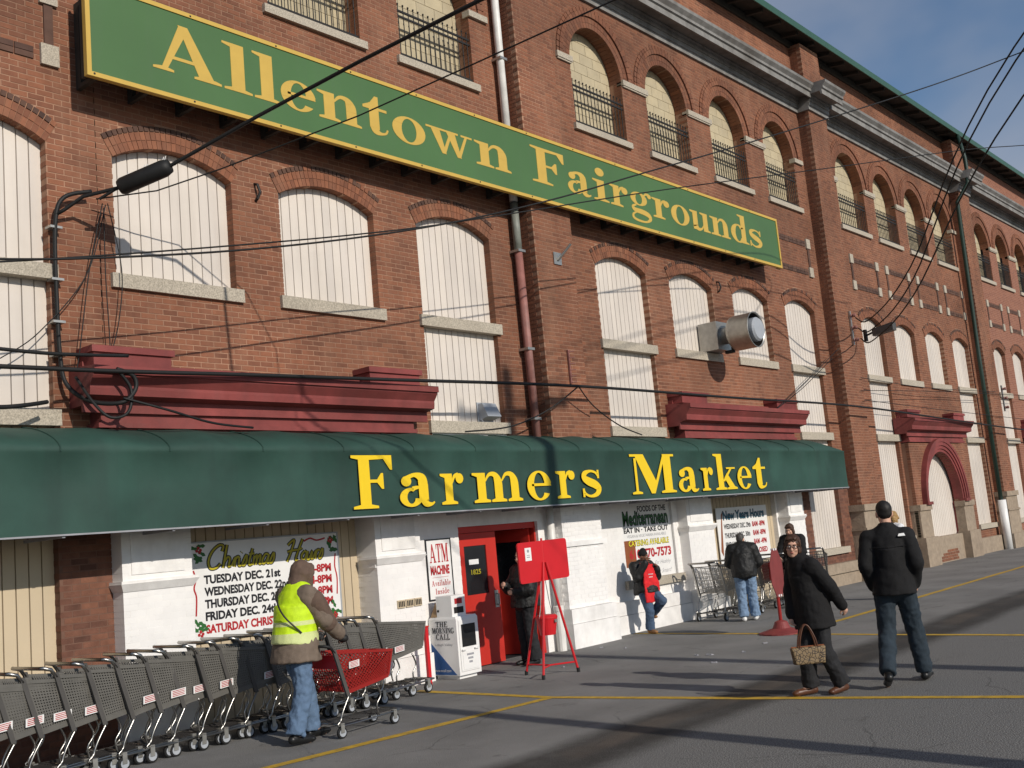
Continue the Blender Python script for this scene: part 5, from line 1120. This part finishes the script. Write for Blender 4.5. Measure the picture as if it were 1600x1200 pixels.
    def shoes(s, m_, sole=None, r=.044):
        for k in 'LR':
            m = MB(); a, t = s.J['a'+k], s.J['t'+k]; d = (t-a); d.z = 0; d = d.normalized(); hz = Vector((0,0,-.035))
            cap(m, a+hz-d*.035, t+Vector((0,0,.012)), r, r*.86, 10); cap(m, a, a+hz, r*.95, r, 8); sph(m, t+Vector((0,0,.008))+d*.03, (.043,.043,.03), 10)
            blob('shoe', m, m_, s.t, .009, 3)
def fabric(n, c, r=.85, **k): return mat(n, c, r, var=.14, vscale=14, bump=.3, bscale=220, **k)
F_den = fabric('denim', (.105,.165,.26), stain=.5, stain_col=(.07,.12,.20), stain_scale=5); F_dden = fabric('dark_denim', (.020,.031,.042), stain=.5, stain_col=(.036,.055,.075), stain_scale=4); F_blk = fabric('black_fleece', (.0075,.0073,.008)); F_coat = fabric('black_wool', (.008,.0075,.008)); F_leath = mat('black_leather', (.011,.011,.011), .58, var=.2, bump=.3, bscale=60); F_taupe = fabric('taupe_coat', (.165,.125,.095)); F_brown = fabric('brown_hood', (.115,.075,.055))
F_vest = fabric('safety_vest', (.55,.78,.015), .6); F_apron = fabric('red_apron', (.62,.018,.022)); F_dk = fabric('charcoal_trousers', (.018,.018,.02)); HB = mat('dark_hair', (.012,.010,.009), .6, var=.3, vscale=60); HBR = mat('brown_hair', (.055,.025,.014), .55, var=.35, vscale=60); HBL = mat('blonde_hair', (.32,.19,.07), .6, var=.3, vscale=60); HGR = mat('grey_hair', (.06,.055,.05), .6, var=.4, vscale=60)
SH_W = mat('white_leather', (.75,.74,.72), .5); SH_B = mat('brown_leather', (.09,.035,.018), .4); SH_T = mat('tan_leather', (.3,.15,.06), .6); SH_K = mat('black_leather_shoe', (.012,.012,.012), .4)
# --- the man in the safety vest, pushing the red cart
p = Fig('person', 'man in hooded taupe coat and yellow safety vest pushing a red cart', (6.66,-2.0), -90, .985,
        dict(pel=(0,-.02,.93), wst=(0,.0,1.08), chs=(0,.03,1.29), nek=(0,.07,1.45), hed=(0,.13,1.585), sL=(-.18,.03,1.40), sR=(.18,.03,1.40), eL=(-.23,.15,1.16), eR=(.235,.17,1.15), wL=(-.19,.36,1.0), wR=(.2,.38,.98),
             hL=(-.09,-.02,.91), hR=(.09,-.02,.91), kL=(-.1,.16,.50), kR=(.1,-.03,.49), aL=(-.1,.20,.085), aR=(.1,-.16,.10), tL=(-.11,.37,.03), tR=(.11,-.0,.03), head=(0,-14,0)), heavy=.97)
p.trousers(F_den, .03, .02, .0, .04); p.shoes(SH_K); p.jacket(F_taupe, .046, -.16, False, 'coat', .022, .03, .03)
m = MB(); sph(m, p.hd((0,-.03,.03)), (.112,.115,.125), 16, p.H); cap(m, p.J['nek']-Vector((0,.03,.03)), p.hd((0,-.045,-.05)), .12, .10); cap(m, p.hd((-.05,.04,.08)), p.hd((.05,.04,.08)), .05, .05); 
for x in (-1, 1): cap(m, p.hd((x*.075,.03,.07)), p.hd((x*.06,.045,-.09)), .035, .04)
blob('hood', m, F_brown, p.t, .011, 4, .025, .06)
m = MB(); p.torso(m, .066, None, .62); c = p.J['pel']; m.tube([p.J['chs'], p.J['wst'], c+Vector((0,0,.0))], [.175*.97+.055, .155*.97+.07, .165*.97+.075], 20)
def vest_tape(m):                              # the silver tape printed on the vest
    t = m.node_tree; n = t.nodes; l = t.links; b = n['Principled BSDF']; src = b.inputs['Base Color'].links[0].from_socket
    g = n.new('ShaderNodeTexCoord'); s = n.new('ShaderNodeSeparateXYZ'); l.new(g.outputs['Object'], s.inputs[0]); r = n.new('ShaderNodeValToRGB'); r.color_ramp.interpolation = 'CONSTANT'
    e = r.color_ramp.elements; e[0].position = 0; e[0].color = (1,1,1,1); e[1].position = .30; e[1].color = (0,0,0,1)
    for p_, c_ in ((.44,1),(.52,0)): q_ = e.new(p_); q_.color = (c_,c_,c_,1)
    mp_ = n.new('ShaderNodeMapRange'); mp_.inputs[1].default_value = .90; mp_.inputs[2].default_value = 1.40; l.new(s.outputs[2], mp_.inputs[0]); l.new(mp_.outputs[0], r.inputs[0])
    x = n.new('ShaderNodeMixRGB'); l.new(r.outputs[0], x.inputs[0]); l.new(src, x.inputs[1]); x.inputs[2].default_value = (.62,.68,.30,1); l.new(x.outputs[0], b.inputs['Base Color'])
vest_tape(F_vest); v = blob('vest', m, F_vest, p.t, .012, 5, .012)
m = MB(); m.tube(crom([(-.12,-.09,1.48),(.0,-.2,1.36),(.13,-.225,1.22),(.22,-.1,1.05)]), .009, 6); build('strap', m, MT['iron'], p.t)
for k in 'LR':
    m = MB(); p.hand(m, k); w_ = p.J['w'+k]; cap(m, p.J['e'+k].lerp(w_, .8), w_, .036, .036); sph(m, w_+(w_-p.J['e'+k]).normalized()*.08, (.045,.05,.04)); blob('glove', m, MT['black'], p.t, .009, 2)
m = MB(); cap(m, p.J['sR'].lerp(p.J['eR'], .28)+Vector((.01,.015,.01)), p.J['eR'].lerp(p.J['wR'], .25), .108, .092); blob('sleeve_yoke', m, F_brown, p.t, .012, 4, .012)
# --- the man walking away on the right
p = Fig('person', 'man in black fleece jacket and dark jeans walking away, hands in pockets', (10.52,-6.38), -70, 1.01,
        dict(sL=(-.18,-.01,1.405), sR=(.18,-.01,1.405), eL=(-.236,-.08,1.14), eR=(.236,-.07,1.14), wL=(-.195,.06,.93), wR=(.195,.07,.93), kL=(-.12,-.0,.50), kR=(.13,.14,.50), aL=(-.15,-.30,.15), aR=(.17,.20,.085), tL=(-.17,-.17,.03), tR=(.20,.37,.03), head=(8,-2,0)), heavy=.94)
p.trousers(F_dden, .026, .006, .0, .028); p.shoes(SH_K); p.jacket(F_blk, .027, -.10, True, 'jacket', .016, .0, .0); p.hair(HB, 0, .001, wr=.004); p.brows(HB)
m = MB(); m.hexa([(-.035,-.004,0),(.035,-.004,0),(.035,.004,0),(-.035,.004,0),(-.02,-.004,.028),(.03,-.004,.032),(.03,.004,.032),(-.02,.004,.028)]); lo = build('chest_logo', m, MT['white'], p.t, loc=(.135,-.128,1.40)); lo.rotation_euler = (rad(-38),0,rad(15))
m = MB(); m.tube([(-.16,-.11,1.31),(.0,-.163,1.30),(.16,-.11,1.31)], .004, 5); build('yoke_seam', m, F_coat, p.t)
# --- the smiling woman with the patterned bag
p = Fig('person', 'smiling woman with glasses in black coat carrying a patterned handbag', (9.84,-5.82), 62, .88,
        dict(pel=(0,-.02,.94), wst=(0,.01,1.09), chs=(0,.05,1.30), nek=(0,.10,1.46), hed=(.0,.15,1.595), sL=(-.165,.055,1.39), sR=(.165,.055,1.39), eL=(-.225,-.10,1.15), eR=(.21,.10,1.12), wL=(-.20,-.25,.93), wR=(.15,.17,.86),
             hL=(-.085,-.03,.91), hR=(.085,-.03,.91), kL=(-.09,-.02,.50), kR=(.09,.08,.50), aL=(-.1,-.20,.10), aR=(.1,.06,.085), tL=(-.11,-.07,.03), tR=(.11,.23,.03), head=(50,-2,-6)), heavy=.95)
p.trousers(F_dk, .03, .02, .0); p.shoes(SH_B); p.jacket(F_coat, .036, -.22, True, 'coat', .018, .0, .015); p.hair(HBR, .02, .012, wr=.02)
m = MB(); cap(m, p.hd((-.03,.055,.098)), p.hd((.04,.058,.095)), .026, .026); cap(m, p.hd((-.066,.02,.07)), p.hd((-.078,.01,.01)), .02, .014); cap(m, p.hd((.066,.02,.07)), p.hd((.078,.01,.01)), .02, .014); blob('fringe', m, HBR, p.t, .008, 2, .012, .02)
m = MB()
for x in (-1, 1):
    c_ = [p.hd((x*.033+.024*math.cos(a), .105, .010+.017*math.sin(a))) for a in np.linspace(0, 2*math.pi, 15)]; m.tube(c_, .0035, 5); m.tube([p.hd((x*.057,.104,.012)), p.hd((x*.078,.0,.012))], .003, 5)
m.tube([p.hd((-.009,.106,.014)), p.hd((.009,.106,.014))], .003, 5); build('glasses', m, MT['blk'], p.t)
m = MB(); sph(m, p.hd((0,.0925,-.053)), (.022,.0045,.0055), 10, p.H); build('smile', m, MT['white'], p.t, smooth=True); p.brows(HBR)
bagm = mat('patterned_cloth', (.20,.135,.075), .6)
def bag_pattern(m):
    t = m.node_tree; n = t.nodes; l = t.links; b = n['Principled BSDF']; g = n.new('ShaderNodeTexCoord'); v = n.new('ShaderNodeTexVoronoi'); v.feature = 'DISTANCE_TO_EDGE'; v.inputs['Scale'].default_value = 24
    r = n.new('ShaderNodeValToRGB'); r.color_ramp.elements[0].position = .05; r.color_ramp.elements[0].color = (.014,.008,.006,1); r.color_ramp.elements[1].position = .09; r.color_ramp.elements[1].color = (.21,.145,.075,1); l.new(g.outputs['Object'], v.inputs['Vector']); l.new(v.outputs['Distance'], r.inputs[0]); l.new(r.outputs[0], b.inputs['Base Color'])
bag_pattern(bagm)
hb = thing('handbag', 'brown and gold patterned handbag held by the woman with glasses', 'handbag', (9.57,-5.86,.33), rad(-47)); hb.scale = (.78,)*3
m = MB(); m.hexa([(-.18,-.07,0),(.18,-.07,0),(.18,.07,0),(-.18,.07,0),(-.21,-.05,.2),(.21,-.05,.2),(.21,.05,.2),(-.21,.05,.2)]); o_ = blob('bag', m, bagm, hb, .012, 8, .01, .05)
m = MB(); m.box(-.2, .2, -.012, .012, .195, .21); build('trim', m, MT['brown'], hb)
for s_ in (-.04, .04):
    m = MB(); m.tube(crom([(-.11,s_,.18),(-.09,s_,.30),(-.03,s_*.5,.44),(.03,s_*.5,.44),(.09,s_,.30),(.11,s_,.18)]), .010, 6); build('strap', m, SH_B, hb, smooth=True)
# --- the man in the red apron leaning on the wall
p = Fig('person', 'man in black knit cap and red apron leaning against the white wall', (15.02,-.42), 160, .80,
        dict(pel=(0,.06,.86), wst=(0,-.0,1.02), chs=(0,-.05,1.24), nek=(0,-.02,1.41), hed=(0,.06,1.54), sL=(-.19,-.05,1.36), sR=(.19,-.05,1.36), eL=(-.25,.10,1.12), eR=(.24,.10,1.13), wL=(-.20,.20,1.28), wR=(.10,.24,1.42),
             hL=(-.09,.06,.85), hR=(.09,.06,.85), kL=(-.12,.38,.63), kR=(.10,.22,.46), aL=(-.13,.02,.40), aR=(.08,.14,.085), tL=(-.13,.06,.30), tR=(.09,.32,.03), head=(28,-10,0)), skin=SKIN2, heavy=1.08)
p.trousers(fabric('mid_denim', (.062,.10,.165), stain=.4, stain_col=(.04,.065,.11), stain_scale=5), .034, .02, .0); p.shoes(SH_T); p.jacket(F_leath, .055, -.04, True, 'jacket', .024, .02, .02)
m = MB(); sph(m, p.hd((0,-.02,.055)), (.09,.105,.085), 16, p.H); sph(m, p.hd((0,-.02,.12)), (.06,.07,.06), 12, p.H); m.lathe([(.088,0),(.10,.005),(.10,.045),(.088,.05)], (0,0,0), n=20) if False else None; blob('knit_cap', m, F_coat, p.t, .01, 3, .008, .02)
m = MB(); m.hexa([(-.17,.245,.62),(.19,.245,.62),(.19,.28,.62),(-.17,.28,.62),(-.19,.225,1.02),(.19,.225,1.02),(.19,.26,1.02),(-.19,.26,1.02)]); m.hexa([(-.19,.22,.96),(.19,.22,.96),(.19,.26,.96),(-.19,.26,.96),(-.12,.14,1.38),(.12,.14,1.38),(.12,.185,1.38),(-.12,.185,1.38)]); blob('apron', m, F_apron, p.t, .011, 6, .03, .1)
m = MB(); m.tube(crom([(-.1,.13,1.35),(-.09,.02,1.43),(0,-.09,1.46),(.09,.02,1.43),(.1,.13,1.35)]), .012, 6); build('neck_strap', m, F_apron, p.t)
m = MB()
for k in range(3): m.box(-.07+.015*k, .05-.01*k, .222, .2325, 1.17-.055*k, 1.19-.055*k)
build('apron_print', m, mat('pale_print', (.6,.4,.4), .6), p.t)
m = MB(); cap(m, p.J['eL'].lerp(p.J['wL'], .75), p.J['wL'], .045, .042); build('cuff', m, mat('yellow_cuff', (.5,.36,.04), .7), p.t, smooth=True)
# --- the man in the black jacket by the wire carts
p = Fig('person', 'man in bulky black jacket, pale jeans and white sneakers beside wire carts', (16.50,-1.45), -62, .855,
        dict(pel=(0,0,.95), wst=(0,.02,1.1), chs=(0,.04,1.3), nek=(0,.08,1.45), hed=(0,.14,1.57), sL=(-.2,.03,1.40), sR=(.2,.03,1.40), eL=(-.27,.10,1.13), eR=(.29,.08,1.12), wL=(-.14,.30,1.02), wR=(.15,.30,1.0), kR=(.11,.06,.5), aR=(.12,.08,.085), tR=(.14,.26,.03), aL=(-.1,-.06,.085), head=(-22,-16,0)), heavy=1.12)
p.trousers(fabric('pale_denim', (.17,.25,.37), stain=.5, stain_col=(.11,.17,.27), stain_scale=5), .034, .025, .0, .045); p.shoes(SH_W, r=.05); p.jacket(F_leath, .06, -.10, True, 'jacket', .026, .0, -.03); p.hair(HGR, 0, .002, wr=.005); p.brows(HGR)
# --- the short haired woman behind the carts
p = Fig('person', 'woman with short brown hair in black coat behind the carts', (18.60,-1.35), 92, .875,
        dict(eL=(-.25,.12,1.14), eR=(.24,.12,1.15), wL=(-.16,.36,1.12), wR=(.16,.34,1.06), hed=(0,.06,1.60), nek=(0,.01,1.46), head=(4,-14,0)))
p.trousers(F_dk); p.shoes(SH_K); p.jacket(F_coat, .05, -.15, True, 'coat', .03, .02, .02); p.hair(HBR, .02, .014, wr=.02); p.brows(HBR)
m = MB(); cap(m, p.hd((-.045,.06,.085)), p.hd((.045,.06,.085)), .03, .03); blob('fringe', m, HBR, p.t, .009, 2, .012, .02)
# --- bell ringer in the doorway
p = Fig('person', 'person in black jacket standing in the doorway behind the red board', (11.55,-.78), 75, .90,
        dict(eL=(-.25,.08,1.14), eR=(.25,.1,1.14), wL=(-.15,.26,1.12), wR=(.1,.3,1.22), head=(20,-6,0)), heavy=1.05)
p.trousers(F_dk, .035, .03, .0); p.shoes(SH_K); p.jacket(F_leath, .05, -.08, True, 'jacket', .04, .02, 0); p.hair(HB, 0, .004, wr=.01); p.brows(HB)
# --- the fair haired woman beyond the man on the right
p = Fig('person', 'fair haired woman in white top mostly hidden beyond the man in fleece', (19.66,-2.86), 60, .90, dict(head=(-20,-8,0), eL=(-.26,.06,1.14), eR=(.26,.06,1.14), wL=(-.2,.25,1.05), wR=(.2,.25,1.05)), heavy=1.1)
p.trousers(F_dk); p.shoes(SH_K); p.jacket(mat('white_top', (.72,.72,.74), .8, bump=.2), .035, -.08, False, 'top', .03, .02); p.hair(HBL, .05, .012); m = MB(); cap(m, p.hd((0,-.10,.02)), p.hd((.1,-.17,-.05)), .04, .02); blob('ponytail', m, HBL, p.t, .009, 2, .02, .03)
